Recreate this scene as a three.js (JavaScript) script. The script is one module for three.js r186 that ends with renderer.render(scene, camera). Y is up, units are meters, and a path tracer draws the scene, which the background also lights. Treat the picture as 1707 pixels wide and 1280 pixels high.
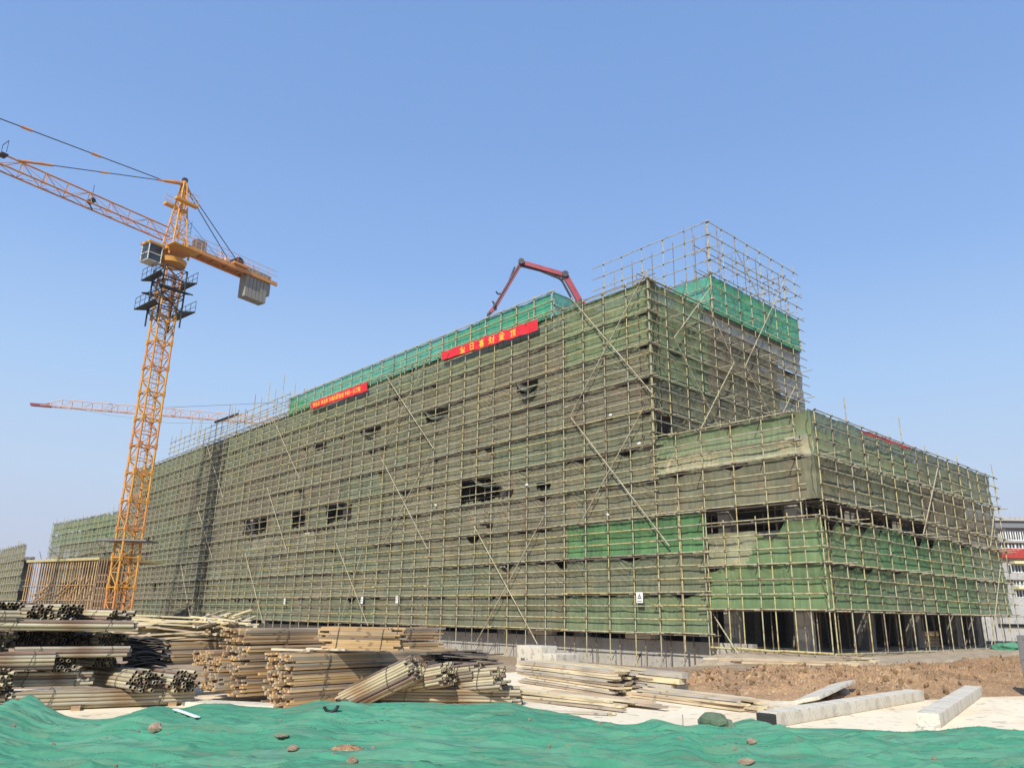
import * as THREE from 'three';
import { MarchingCubes } from 'three/addons/objects/MarchingCubes.js';
import { mergeGeometries, toCreasedNormals } from 'three/addons/utils/BufferGeometryUtils.js';

// ---------------------------------------------------------------- camera, sky, sun, exposure
const V = (x, y, z) => new THREE.Vector3(x, y, z);
const scene = new THREE.Scene();
const renderer = new THREE.WebGLRenderer({ antialias: true });
renderer.toneMapping = THREE.LinearToneMapping;
renderer.toneMappingExposure = 1.08;
renderer.shadowMap.enabled = true;
const YAW = 0.735446, PITCH = 0.292337, ROLL = 0.0153066, FPX = 1274.86;
const EYE = V(14.39, 1.45, 29.634);
const FW = V(-Math.cos(YAW) * Math.cos(PITCH), Math.sin(PITCH), -Math.sin(YAW) * Math.cos(PITCH));
const RH = V(Math.sin(YAW), 0, -Math.cos(YAW));
const UH = RH.clone().cross(FW).normalize();
const RT = RH.clone().multiplyScalar(Math.cos(ROLL)).addScaledVector(UH, Math.sin(ROLL));
const UP = UH.clone().multiplyScalar(Math.cos(ROLL)).addScaledVector(RH, -Math.sin(ROLL));
const camera = new THREE.PerspectiveCamera(2 * Math.atan(640 / FPX) * 180 / Math.PI, 1024 / 767, 0.1, 3000);
camera.position.copy(EYE); camera.up.copy(UP); camera.lookAt(EYE.clone().add(FW));

const SUN = V(0.46, 0.86, 0.89).normalize();
const sun = new THREE.DirectionalLight(new THREE.Color(1.0, 0.94, 0.84), 5.0);
sun.position.copy(SUN).multiplyScalar(150); sun.castShadow = true; sun.shadow.radius = 1;
Object.assign(sun.shadow.camera, { left: -110, right: 60, top: 70, bottom: -60, near: 1, far: 400 });
sun.shadow.mapSize.set(4096, 4096);
scene.add(sun, sun.target);
scene.fog = new THREE.FogExp2(new THREE.Color().setRGB(.60, .62, .66), .0003);

{ // clear sky: a gradient with elevation only, paler and greyer towards the horizon
  const w = 256, h = 512, d = new Float32Array(w * h * 4);
  const stops = [[-90, .34, .33, .30], [-2, .46, .49, .58], [0, .53, .585, .71], [4, .52, .585, .725], [9, .49, .625, .815], [16, .385, .57, .85], [25, .262, .44, .79], [34, .212, .37, .71], [45, .182, .33, .655], [65, .14, .26, .55], [90, .11, .22, .50]];
  for (let j = 0; j < h; j++) {
    const el = (j + .5) / h * 180 - 90;
    let k = 1; while (k < stops.length - 1 && stops[k][0] < el) k++;
    const a = stops[k - 1], b = stops[k], t = Math.min(1, Math.max(0, (el - a[0]) / (b[0] - a[0])));
    for (let i = 0; i < w; i++) for (let c = 0; c < 4; c++) d[(j * w + i) * 4 + c] = c < 3 ? a[c + 1] + (b[c + 1] - a[c + 1]) * t : 1;
  }
  const sky = new THREE.DataTexture(d, w, h, THREE.RGBAFormat, THREE.FloatType);
  sky.mapping = THREE.EquirectangularReflectionMapping; sky.magFilter = THREE.LinearFilter; sky.minFilter = THREE.LinearFilter; sky.needsUpdate = true;
  scene.background = sky; scene.environment = sky;
}

// ---------------------------------------------------------------- pixel helpers (photo is 1707 x 1280)
const ray = (px, py) => FW.clone().addScaledVector(RT, (px - 853.5) / FPX).addScaledVector(UP, -(py - 640) / FPX);
const atY = (px, py, y) => { const r = ray(px, py); return EYE.clone().addScaledVector(r, (y - EYE.y) / r.y); };
const atD = (px, py, d) => EYE.clone().addScaledVector(ray(px, py), d);
const onPlane = (px, py, p, n) => { const r = ray(px, py); return EYE.clone().addScaledVector(r, p.clone().sub(EYE).dot(n) / r.dot(n)); };
const onF = (px, py, z = 0) => onPlane(px, py, V(0, 0, z), V(0, 0, 1));
const onR = (px, py, x = 0) => onPlane(px, py, V(x, 0, 0), V(1, 0, 0));
const yAt = (p, py) => { let lo = -5, hi = 90; for (let i = 0; i < 50; i++) { const m = (lo + hi) / 2, q = V(p.x, m, p.z).sub(EYE), y = 640 - FPX * q.dot(UP) / q.dot(FW); if (y > py) lo = m; else hi = m; } return lo; };
const depthOf = (p) => p.clone().sub(EYE).dot(FW);

// ---------------------------------------------------------------- random, noise, textures
function rng(a) { return () => { a |= 0; a = a + 0x6D2B79F5 | 0; let t = Math.imul(a ^ a >>> 15, 1 | a); t = t + Math.imul(t ^ t >>> 7, 61 | t) ^ t; return ((t ^ t >>> 14) >>> 0) / 4294967296; }; }
const hash = (x, y, s) => { let h = Math.imul(x, 374761393) + Math.imul(y, 668265263) + Math.imul(s, 974634777) | 0; h = Math.imul(h ^ h >>> 13, 1274126177); return ((h ^ h >>> 16) >>> 0) / 4294967296; };
const sm = (t) => t * t * (3 - 2 * t);
const sstep = (a, b, x) => sm(Math.min(1, Math.max(0, (x - a) / (b - a))));
function vn(x, y, s = 0, px = 0, py = 0) {
  const xi = Math.floor(x), yi = Math.floor(y), fx = sm(x - xi), fy = sm(y - yi);
  const w = (v, p) => p ? ((v % p) + p) % p : v;
  const x0 = w(xi, px), x1 = w(xi + 1, px), y0 = w(yi, py), y1 = w(yi + 1, py);
  return (hash(x0, y0, s) * (1 - fx) + hash(x1, y0, s) * fx) * (1 - fy) + (hash(x0, y1, s) * (1 - fx) + hash(x1, y1, s) * fx) * fy;
}
function fbm(x, y, s = 0, o = 4, px = 0, py = 0) { let v = 0, a = .5, n = 0; for (let i = 0; i < o; i++) { v += a * vn(x, y, s + i, px, py); n += a; a *= .5; x *= 2; y *= 2; px *= 2; py *= 2; } return v / n; }
function tex(size, fn, color = true, rep = [1, 1]) {
  const [w, h] = Array.isArray(size) ? size : [size, size], d = new Uint8Array(w * h * 4);
  for (let j = 0; j < h; j++) for (let i = 0; i < w; i++) {
    const c = fn(i / w, j / h), o = (j * w + i) * 4;
    if (typeof c === 'number') d[o] = d[o + 1] = d[o + 2] = Math.max(0, Math.min(255, c * 255)); else for (let k = 0; k < 3; k++) d[o + k] = Math.max(0, Math.min(255, 255 * Math.pow(Math.max(0, c[k]), 1 / 2.2)));
    d[o + 3] = 255;
  }
  const t = new THREE.DataTexture(d, w, h); t.wrapS = t.wrapT = THREE.RepeatWrapping; t.magFilter = THREE.LinearFilter; t.minFilter = THREE.LinearMipmapLinearFilter; t.generateMipmaps = true;
  if (color) t.colorSpace = THREE.SRGBColorSpace; t.repeat.set(...rep); t.needsUpdate = true; return t;
}
const mix3 = (a, b, t) => a.map((v, i) => v + (b[i] - v) * t);
const mul = (a, k) => a.map((v) => v * k);
const clamp01 = (t) => Math.min(1, Math.max(0, t));

// relative (near white) tone maps multiply the material colour
const tNet = tex(512, (u, v) => { // 6 m x 6 m of aged netting: blotches, hanging streaks, weave
  const b = fbm(u * 5, v * 5, 3, 4, 5, 5), st = fbm(u * 60, v * 4, 9, 3, 60, 4), w = .5 + .5 * Math.sin(u * Math.PI * 2 * 128) * Math.sin(v * Math.PI * 2 * 128), d = sstep(.52, .75, fbm(u * 9, v * 7, 21, 4, 9, 7));
  const k = .50 + .52 * b + .36 * (st - .5) + .12 * (w - .5);
  return mix3([k * .92, k * .97, k * .86], [k * 1.05, k * .93, k * .80], d * .8);
});
const tNetBump = tex(512, (u, v) => .5 * fbm(u * 24, v * 14, 5, 4, 24, 14) + .5 * fbm(u * 70, v * 8, 6, 2, 70, 8), false);
const tPole = tex([64, 512], (u, v) => { const r = sstep(.5, .72, fbm(u * 2, v * 24, 4, 4, 2, 24)), k = .72 + .4 * fbm(u * 4, v * 60, 8, 3, 4, 60); return mix3([k, k, k * .97], [k * .62, k * .42, k * .28], r * .75); });
const tConc = tex(512, (u, v) => { const b = fbm(u * 4, v * 4, 31, 5, 4, 4), s = fbm(u * 40, v * 5, 33, 3, 40, 5), p = sstep(.66, .74, fbm(u * 40, v * 40, 35, 2, 40, 40)); const k = .62 + .42 * b + .16 * (s - .5) - .22 * p; return [k, k * .985, k * .955]; });
const tPad = tex(1024, (u, v) => { const b = fbm(u * 5, v * 5, 41, 5, 5, 5), f = fbm(u * 90, v * 90, 43, 3, 90, 90), m = sstep(.5, .7, fbm(u * 8, v * 6, 47, 5, 8, 6)), g = sstep(.72, .76, fbm(u * 60, v * 60, 49, 2, 60, 60)); const k = .78 + .22 * b + .12 * (f - .5) - .25 * g; return mix3([k, k * .97, k * .90], [k * .86, k * .72, k * .55], m * .45); });
const tSoil = tex(1024, (u, v) => { const b = fbm(u * 6, v * 6, 51, 5, 6, 6), f = fbm(u * 120, v * 120, 53, 3, 120, 120), l = sstep(.68, .74, fbm(u * 70, v * 70, 57, 2, 70, 70)); const k = .5 + .55 * b + .5 * (f - .5); return mix3([k, k * .86, k * .72], [k * 1.5, k * 1.35, k * 1.15], l); });
const tSoilBump = tex(1024, (u, v) => .5 * fbm(u * 30, v * 30, 61, 5, 30, 30) + .5 * fbm(u * 140, v * 140, 63, 2, 140, 140), false);
const tWood = tex([1024, 128], (u, v) => { const g = fbm(u * 6, v * 26, 71, 4, 6, 26), b = fbm(u * 9, v * 3, 73, 3, 9, 3), kn = sstep(.78, .84, vn(u * 14, v * 3, 77, 14, 3)); const k = .62 + .42 * g + .25 * (b - .5) - .35 * kn; return [k, k * .97, k * .92]; });
const tCloth = tex(1024, (u, v) => { // green ground netting with dust and soil showing through the weave
  const b = fbm(u * 5, v * 8, 81, 5, 5, 8), s = fbm(u * 6, v * 70, 83, 4, 6, 70), d = sstep(.50, .72, fbm(u * 6, v * 14, 87, 6, 6, 14)), e = sstep(.56, .70, fbm(u * 14, v * 30, 88, 5, 14, 30)), f = fbm(u * 200, v * 200, 89, 2, 200, 200);
  const k = .70 + .34 * b + .34 * (s - .5) + .14 * (f - .5);
  return mix3(mix3([k * .72, k * 1.0, k * .98], [k * 2.0, k * 1.1, k * 1.25], d * .85), [k * 3.0, k * .95, k * .95], e * .62);
});
const tClothBump = tex(1024, (u, v) => .7 * fbm(u * 5, v * 40, 91, 4, 5, 40) + .3 * fbm(u * 20, v * 60, 93, 3, 20, 60), false);
const tPaint = tex(256, (u, v) => { const b = fbm(u * 5, v * 5, 101, 4, 5, 5), r = sstep(.62, .72, fbm(u * 14, v * 14, 103, 4, 14, 14)); const k = .8 + .3 * b; return mix3([k, k, k], [k * .62, k * .5, k * .42], r * .6); });

const mats = {};
function M(name, rgb, o = {}) {
  const m = new THREE.MeshStandardMaterial({ color: new THREE.Color().setRGB(...rgb), roughness: .8, metalness: 0, side: THREE.DoubleSide, ...o });
  m.name = name; return mats[name] = m;
}
const rep = (t, x, y) => { const c = t.clone(); c.repeat.set(x, y); c.needsUpdate = true; return c; };
const conc = rep(tConc, .25, .25), wood1 = rep(tWood, .33, 2.0);
M('concrete', [.34, .325, .29], { map: conc, roughness: .92, bumpMap: conc, bumpScale: .004 });
M('pale_concrete', [.70, .65, .54], { map: conc, roughness: .92 });
const tBeam = tex(512, (u, v) => { const b = fbm(u * 4, v * 4, 131, 5, 4, 4), s = sstep(.50, .64, fbm(u * 11, v * 9, 133, 5, 11, 9)), p = sstep(.70, .74, fbm(u * 60, v * 60, 135, 2, 60, 60)); const k = .72 + .36 * b - .30 * s * fbm(u * 3, v * 3, 137, 2, 3, 3) - .25 * p; return [k, k * .975, k * .93]; });
M('beam_concrete', [.64, .60, .51], { map: rep(tBeam, .6, .6),  roughness: .95 });
M('grey_concrete', [.44, .42, .375], { map: conc, roughness: .92 });
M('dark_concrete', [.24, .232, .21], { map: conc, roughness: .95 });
M('dark_paint', [.02, .022, .022], { roughness: .6 });
M('soil', [.47, .335, .205], { map: rep(tSoil, .25, .25), bumpMap: rep(tSoilBump, .25, .25), bumpScale: .05, roughness: 1 });
M('ground', [.40, .33, .24], { map: rep(tSoil, .12, .12), bumpMap: rep(tSoilBump, .25, .25), bumpScale: .03, roughness: 1 });
M('pad', [.86, .77, .61], { map: rep(tPad, .12, .12), roughness: .95, bumpMap: rep(tPad, .5, .5), bumpScale: .004 });
M('rubble', [.50, .46, .38], { map: rep(tSoil, .5, .5), bumpMap: rep(tSoilBump, .4, .4), bumpScale: .04, roughness: 1 });
const poleTones = [[.48, .45, .29], [.54, .48, .24], [.45, .42, .31], [.34, .28, .20], [.38, .38, .30]].map((c, i) => M('pole_' + i, c, { map: rep(tPole, 1, 1), roughness: .65 }));
M('coupler', [.07, .062, .05], { roughness: .7, metalness: .3 });
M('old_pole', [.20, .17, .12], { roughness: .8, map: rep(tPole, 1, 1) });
const bump = { bumpMap: rep(tNetBump, .17, .17), bumpScale: .035 };
const netMat = (n, c, op) => M('net_' + n, c, { map: rep(tNet, .17, .17), roughness: .95, transparent: true, opacity: op, ...bump });
const agedNets = [netMat('olive', [.222, .218, .152], .88), netMat('khaki', [.245, .228, .162], .88), netMat('brownish', [.232, .206, .152], .87), netMat('mossy', [.208, .222, .150], .88), netMat('faded', [.268, .264, .192], .84)];
const sheerNet = netMat('sheer_cream', [.46, .45, .31], .74), parapetNet = netMat('parapet', [.200, .222, .140], .94);
const greenNets = [netMat('green', [.190, .280, .142], .88), netMat('mid_green', [.125, .26, .118], .88), netMat('grey_green', [.210, .262, .152], .92)];
const vividNets = [netMat('vivid', [.045, .36, .15], .87), netMat('vivid_pale', [.085, .43, .24], .82), netMat('vivid_deep', [.035, .36, .15], .84)];
M('dark_net', [.155, .15, .115], { map: rep(tNet, .17, .17), roughness: .95, transparent: true, opacity: .85, ...bump });
M('torn_net', [.14, .15, .125], { map: rep(tNet, .17, .17), roughness: .95, ...bump });
M('crane_yellow', [.68, .33, .055], { map: rep(tPaint, .5, .5), roughness: .55 });
M('crane_orange', [.64, .275, .075], { map: rep(tPaint, .5, .5), roughness: .55 });
M('crane_dark', [.028, .032, .034], { roughness: .6, metalness: .3 });
M('cable', [.09, .085, .08], { roughness: .6, metalness: .4 });
M('cab_white', [.62, .62, .56], { map: rep(tPaint, .5, .5), roughness: .5 });
M('glass', [.04, .055, .06], { roughness: .08, metalness: 0 });
M('far_crane', [.62, .40, .32], { roughness: .7 });
M('boom_red', [.31, .035, .05], { roughness: .4, map: rep(tPaint, .3, .3) });
M('boom_dark', [.03, .025, .03], { roughness: .5 });
M('banner_red', [.50, .02, .025], { roughness: .75 });
M('white_wall', [.47, .47, .46], { map: rep(tConc, .1, .1), roughness: .9 });
M('red_wall', [.45, .055, .05], { map: rep(tConc, .1, .1), roughness: .9 });
M('pale_yellow', [.68, .62, .36], { roughness: .8 });
M('roof_grey', [.19, .20, .22], { roughness: .8 });
M('white_frame', [.72, .73, .72], { roughness: .6 });
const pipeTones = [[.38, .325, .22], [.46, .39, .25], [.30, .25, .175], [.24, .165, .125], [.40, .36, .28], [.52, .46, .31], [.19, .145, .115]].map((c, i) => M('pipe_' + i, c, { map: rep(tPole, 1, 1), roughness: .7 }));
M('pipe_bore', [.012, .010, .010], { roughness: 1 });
const woodTones = [[.575, .394, .206], [.525, .338, .169], [.650, .481, .269], [.450, .306, .181], [.625, .425, .194], [.413, .331, .237], [.36, .30, .225], [.44, .37, .28], [.27, .20, .135]].map((c, i) => M('timber_' + i, c, { map: wood1, roughness: .85 }));
const paleWood = [[.708, .614, .401], [.779, .673, .425], [.637, .531, .354], [.708, .625, .472], [.590, .460, .319], [.42, .34, .26], [.50, .46, .40], [.36, .28, .20]].map((c, i) => M('plank_' + i, c, { map: wood1, roughness: .9 }));
const darkWood = [[.10, .085, .075], [.075, .065, .06], [.14, .115, .095], [.17, .15, .13]].map((c, i) => M('panel_' + i, c, { map: wood1, roughness: .9 }));
M('timber_prop', [.36, .26, .165], { map: wood1, roughness: .9 });
M('wire', [.09, .075, .06], { roughness: .7 });
M('cloth', [.088, .27, .165], { map: rep(tCloth, .22, .22), bumpMap: rep(tClothBump, .22, .22), bumpScale: .045, roughness: .95 });
M('stone', [.84, .70, .56], { map: rep(tSoil, .8, .8), roughness: 1, bumpMap: rep(tSoilBump, 1, 1), bumpScale: .03 });
M('covered_stone', [.17, .235, .165], { map: rep(tNet, .6, .6), roughness: 1, bumpMap: rep(tSoilBump, .8, .8), bumpScale: .02 });
M('skin', [.36, .20, .13], { roughness: .7 });
M('helmet', [.85, .85, .83], { roughness: .35 });
M('shirt', [.48, .50, .50], { roughness: .9 });
M('trousers', [.03, .035, .05], { roughness: .9 });
M('sign_white', [.80, .80, .76], { roughness: .5 });
M('smooth_concrete', [.30, .295, .28], { map: rep(tPaint, .4, .4), roughness: .9 });
M('black_ink', [.015, .015, .015], { roughness: .6 });

// ---------------------------------------------------------------- mesh builders
const used = {};
const numbered = (n) => { const k = used[n] = (used[n] ?? -1) + 1; return k ? n + '_' + String(k).padStart(3, '0') : n; };
const mat = (m) => typeof m === 'string' ? mats[m] : m;
function add(name, geo, m, parent = scene) { const o = new THREE.Mesh(geo, mat(m)); o.name = parent === scene ? numbered(name) : name; o.castShadow = o.receiveShadow = true; parent.add(o); return o; }
function tag(o, label, category, group) { o.userData.label = label; o.userData.category = category; if (group) o.userData.group = group; return o; }
function thing(name, label, category, pos = V(0, 0, 0), group) { const o = new THREE.Group(); o.name = numbered(name); o.position.copy(pos); scene.add(o); return tag(o, label, category, group); }
const stuff = (o) => { o.userData.kind = 'stuff'; return o; };
const struct = (o) => { o.userData.kind = 'structure'; return o; };

class MB { // collects boxes, bars and grids into one geometry, uv in metres; points are relative to origin o
  constructor(o = V(0, 0, 0)) { this.p = []; this.n = []; this.t = []; this.i = []; this.o = o; }
  v(p, n, u, w) { this.p.push(p.x - this.o.x, p.y - this.o.y, p.z - this.o.z); this.n.push(n.x, n.y, n.z); this.t.push(u, w); return this.p.length / 3 - 1; }
  quad(a, b, c, d, lu, lv) { const n = b.clone().sub(a).cross(d.clone().sub(a)).normalize(); const k = this.v(a, n, 0, 0); this.v(b, n, lu, 0); this.v(c, n, lu, lv); this.v(d, n, 0, lv); this.i.push(k, k + 1, k + 2, k, k + 2, k + 3); return this; }
  obox(c, X, Y, Z, sx, sy, sz) { // oriented box: centre, unit axes, full sizes
    const P = (a, b, e) => c.clone().addScaledVector(X, a * sx / 2).addScaledVector(Y, b * sy / 2).addScaledVector(Z, e * sz / 2);
    this.quad(P(-1, -1, 1), P(1, -1, 1), P(1, 1, 1), P(-1, 1, 1), sx, sy); this.quad(P(1, -1, -1), P(-1, -1, -1), P(-1, 1, -1), P(1, 1, -1), sx, sy);
    this.quad(P(1, -1, 1), P(1, -1, -1), P(1, 1, -1), P(1, 1, 1), sz, sy); this.quad(P(-1, -1, -1), P(-1, -1, 1), P(-1, 1, 1), P(-1, 1, -1), sz, sy);
    this.quad(P(-1, 1, 1), P(1, 1, 1), P(1, 1, -1), P(-1, 1, -1), sx, sz); this.quad(P(-1, -1, -1), P(1, -1, -1), P(1, -1, 1), P(-1, -1, 1), sx, sz); return this;
  }
  box(x0, y0, z0, x1, y1, z1) { return this.obox(V((x0 + x1) / 2, (y0 + y1) / 2, (z0 + z1) / 2), V(1, 0, 0), V(0, 1, 0), V(0, 0, 1), Math.abs(x1 - x0), Math.abs(y1 - y0), Math.abs(z1 - z0)); }
  bar(a, b, r, seg = 4, r2 = r) { // prism between two points
    const d = b.clone().sub(a), L = d.length(); d.normalize(); const s = Math.abs(d.y) > .9 ? V(1, 0, 0) : V(0, 1, 0), x = s.clone().cross(d).normalize(), y = d.clone().cross(x);
    const k = this.p.length / 3;
    for (let i = 0; i <= seg; i++) { const t = (i + .5) / seg * Math.PI * 2, n = x.clone().multiplyScalar(Math.cos(t)).addScaledVector(y, Math.sin(t)); this.v(a.clone().addScaledVector(n, r), n, i / seg, 0); this.v(b.clone().addScaledVector(n, r2), n, i / seg, L / 6); }
    for (let i = 0; i < seg; i++) { const q = k + i * 2; this.i.push(q, q + 2, q + 3, q, q + 3, q + 1); }
    for (const [e, rr, sg] of [[a, r, -1], [b, r2, 1]]) { const n = d.clone().multiplyScalar(sg), c = this.v(e, n, .5, .5); for (let i = 0; i <= seg; i++) { const t = (i + .5) / seg * Math.PI * 2; this.v(e.clone().addScaledVector(x, Math.cos(t) * rr).addScaledVector(y, Math.sin(t) * rr), n, .5, .5); } for (let i = 0; i < seg; i++) sg > 0 ? this.i.push(c, c + 1 + i, c + 2 + i) : this.i.push(c, c + 2 + i, c + 1 + i); }
    return this;
  }
  path(pts, r, seg = 5) { for (let i = 1; i < pts.length; i++) this.bar(pts[i - 1], pts[i], r, seg); return this; }
  geo() { const g = new THREE.BufferGeometry(); g.setAttribute('position', new THREE.Float32BufferAttribute(this.p, 3)); g.setAttribute('normal', new THREE.Float32BufferAttribute(this.n, 3)); g.setAttribute('uv', new THREE.Float32BufferAttribute(this.t, 2)); g.setIndex(this.i); return g; }
  build(name, m, parent) { return add(name, this.geo(), m, parent); }
}
function gridGeo(nu, nv, fn, keep) { // fn(s, t) -> [Vector3, u, v]; keep(s, t) drops cells
  const p = [], t = [], idx = [];
  for (let j = 0; j <= nv; j++) for (let i = 0; i <= nu; i++) { const [q, u, v] = fn(i / nu, j / nv); p.push(q.x, q.y, q.z); t.push(u, v); }
  for (let j = 0; j < nv; j++) for (let i = 0; i < nu; i++) { if (keep && !keep((i + .5) / nu, (j + .5) / nv)) continue; const a = j * (nu + 1) + i, b = a + 1, c = a + nu + 2, d = a + nu + 1; idx.push(a, b, c, a, c, d); }
  const g = new THREE.BufferGeometry(); g.setAttribute('position', new THREE.Float32BufferAttribute(p, 3)); g.setAttribute('uv', new THREE.Float32BufferAttribute(t, 2)); g.setIndex(idx); g.computeVertexNormals(); return g;
}
const CYL = new THREE.CylinderGeometry(1, 1, 1, 7, 1);
const YUP = V(0, 1, 0);
function pole(name, a, b, r, m, parent) { // shared unit cylinder stretched between two points
  const o = new THREE.Mesh(CYL, mat(m)); o.name = name; const d = b.clone().sub(a), L = d.length();
  o.position.copy(a).add(b).multiplyScalar(.5); if (parent && parent.position) o.position.sub(parent.position);
  o.quaternion.setFromUnitVectors(YUP, d.multiplyScalar(1 / L)); o.scale.set(r, L, r); o.castShadow = o.receiveShadow = true; parent.add(o); return o;
}
function instanced(name, geo, m, list, parent) { // list of Matrix4
  const o = new THREE.InstancedMesh(geo, mat(m), list.length); list.forEach((x, i) => o.setMatrixAt(i, x)); o.name = name; o.castShadow = o.receiveShadow = true; parent.add(o); return stuff(o);
}
const cylMat = (a, b, r) => { const d = b.clone().sub(a), L = d.length(); return new THREE.Matrix4().compose(a.clone().add(b).multiplyScalar(.5), new THREE.Quaternion().setFromUnitVectors(YUP, d.multiplyScalar(1 / L)), V(r, L, r)); };

// ---------------------------------------------------------------- ground
const groundH = (x, z) => {
  const trench = -.76 * sstep(12.5, 3, z) * sstep(-.6, -4.5, x) * sstep(-70, -45, x);
  return -.06 + trench + (fbm(x * .6, z * .6, 200, 3) - .5) * .10 * sstep(40, 12, Math.hypot(x - 4, z - 14));
};
{
  const w = (s, c, far) => { const q = s * 2 - 1; return c + Math.sign(q) * (28 * Math.abs(q) + far * Math.pow(Math.abs(q), 6)); };
  struct(add('ground', gridGeo(220, 220, (s, t) => { const x = w(s, -4, 1400), z = w(1 - t, 10, 1400); return [V(x, groundH(x, z), z), x, z]; }), 'ground'));
  // pale concrete yard slab under the stacks and kerbs
  const edge = [[-150, 1150], [120, 1148], [340, 1141], [600, 1136], [880, 1119], [1010, 1124], [1150, 1158], [1250, 1168], [1420, 1169], [1560, 1166], [1640, 1162], [1715, 1160], [1900, 1155]].map(([x, y]) => atY(x, y, 0));
  const near = [[1900, 1500], [-150, 1500]].map(([x, y]) => atY(x, y, 0));
  const sh = new THREE.Shape([...edge, ...near].map((p) => new THREE.Vector2(p.x, -p.z)));
  const g = new THREE.ExtrudeGeometry(sh, { depth: .14, bevelEnabled: false }); g.rotateX(-Math.PI / 2); g.translate(0, -.14, 0);
  struct(add('concrete_yard', g, 'pad'));
  // platform of rubble and screed round the foot of the corner scaffold
  struct(add('rubble_platform', gridGeo(90, 50, (s, t) => {
    const x = -4.6 + s * 8.2, z = 3.2 - t * 31, e = Math.min(1, Math.min(s, 1 - s) * 9, t * 12), y = -.5 + .56 * sm(clamp01(e * 1.6)) + (fbm(x * 2.2, z * 2.2, 211, 4) - .5) * .16 * e;
    return [V(x, y, z), x, z];
  }), 'rubble'));
  // rough bank of dug earth between the yard and the building
  const front = [[1120, 1140], [1180, 1154], [1250, 1167], [1330, 1170], [1430, 1169], [1560, 1166], [1640, 1161], [1720, 1159], [1860, 1154]].map(([x, y]) => atY(x, y, -.02));
  const back = [[1130, 1124], [1200, 1108], [1270, 1106], [1340, 1108], [1430, 1107], [1540, 1103], [1640, 1094], [1720, 1088], [1860, 1080]].map(([x, y]) => atY(x, y, .12));
  const cf = new THREE.CatmullRomCurve3(front), cb = new THREE.CatmullRomCurve3(back);
  struct(add('earth_bank', gridGeo(520, 130, (s, t) => {
    const a = cf.getPoint(s), b = cb.getPoint(s), p = a.lerp(b, t), hump = Math.pow(Math.sin(Math.PI * Math.min(1, t * 1.02)), .7), n = fbm(p.x * 1.1, p.z * 1.1, 221, 4), c = fbm(p.x * 4.5, p.z * 4.5, 223, 4), d = vn(p.x * 11, p.z * 11, 227);
    const dip = 1 - .75 * Math.exp(-Math.pow((s - .19) / .035, 2));
    p.y = -.05 + hump * dip * (.12 + .26 * n * sstep(0, .25, s) + .22 * (c - .42) + .12 * (d - .5) + .10 * (vn(p.x * 26, p.z * 26, 229) - .5)); return [p, p.x, p.z];
  }), 'soil'));
  const R = rng(5), list = [], geo = new THREE.IcosahedronGeometry(1, 1);
  { const q = geo.attributes.position; for (let i = 0; i < q.count; i++) { const k = .75 + .5 * vn(q.getX(i) * 2 + 9, q.getY(i) * 2 + q.getZ(i) * 3 + 9, 3); q.setXYZ(i, q.getX(i) * k, q.getY(i) * k * .8, q.getZ(i) * k); } geo.computeVertexNormals(); }
  for (let i = 0; i < 600; i++) { const s = R(), t = R() * .8, p = cf.getPoint(s).lerp(cb.getPoint(s), t), r = .008 + .075 * Math.pow(R(), 5); p.y = .02 + Math.pow(Math.sin(Math.PI * t), .7) * (1 - .75 * Math.exp(-Math.pow((s - .19) / .035, 2))) * (.10 + .26 * fbm(p.x * 1.1, p.z * 1.1, 221, 4) * sstep(0, .25, s) + .22 * (fbm(p.x * 4.5, p.z * 4.5, 223, 4) - .42)); list.push(new THREE.Matrix4().compose(p, new THREE.Quaternion().setFromEuler(new THREE.Euler(R() * 6, R() * 6, R() * 6)), V(r, r * .8, r))); }
  const cl = instanced('soil_clods', geo, 'soil', list, scene); tag(cl, 'brown clods of dug earth scattered over the earth bank', 'clods');
}

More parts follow.
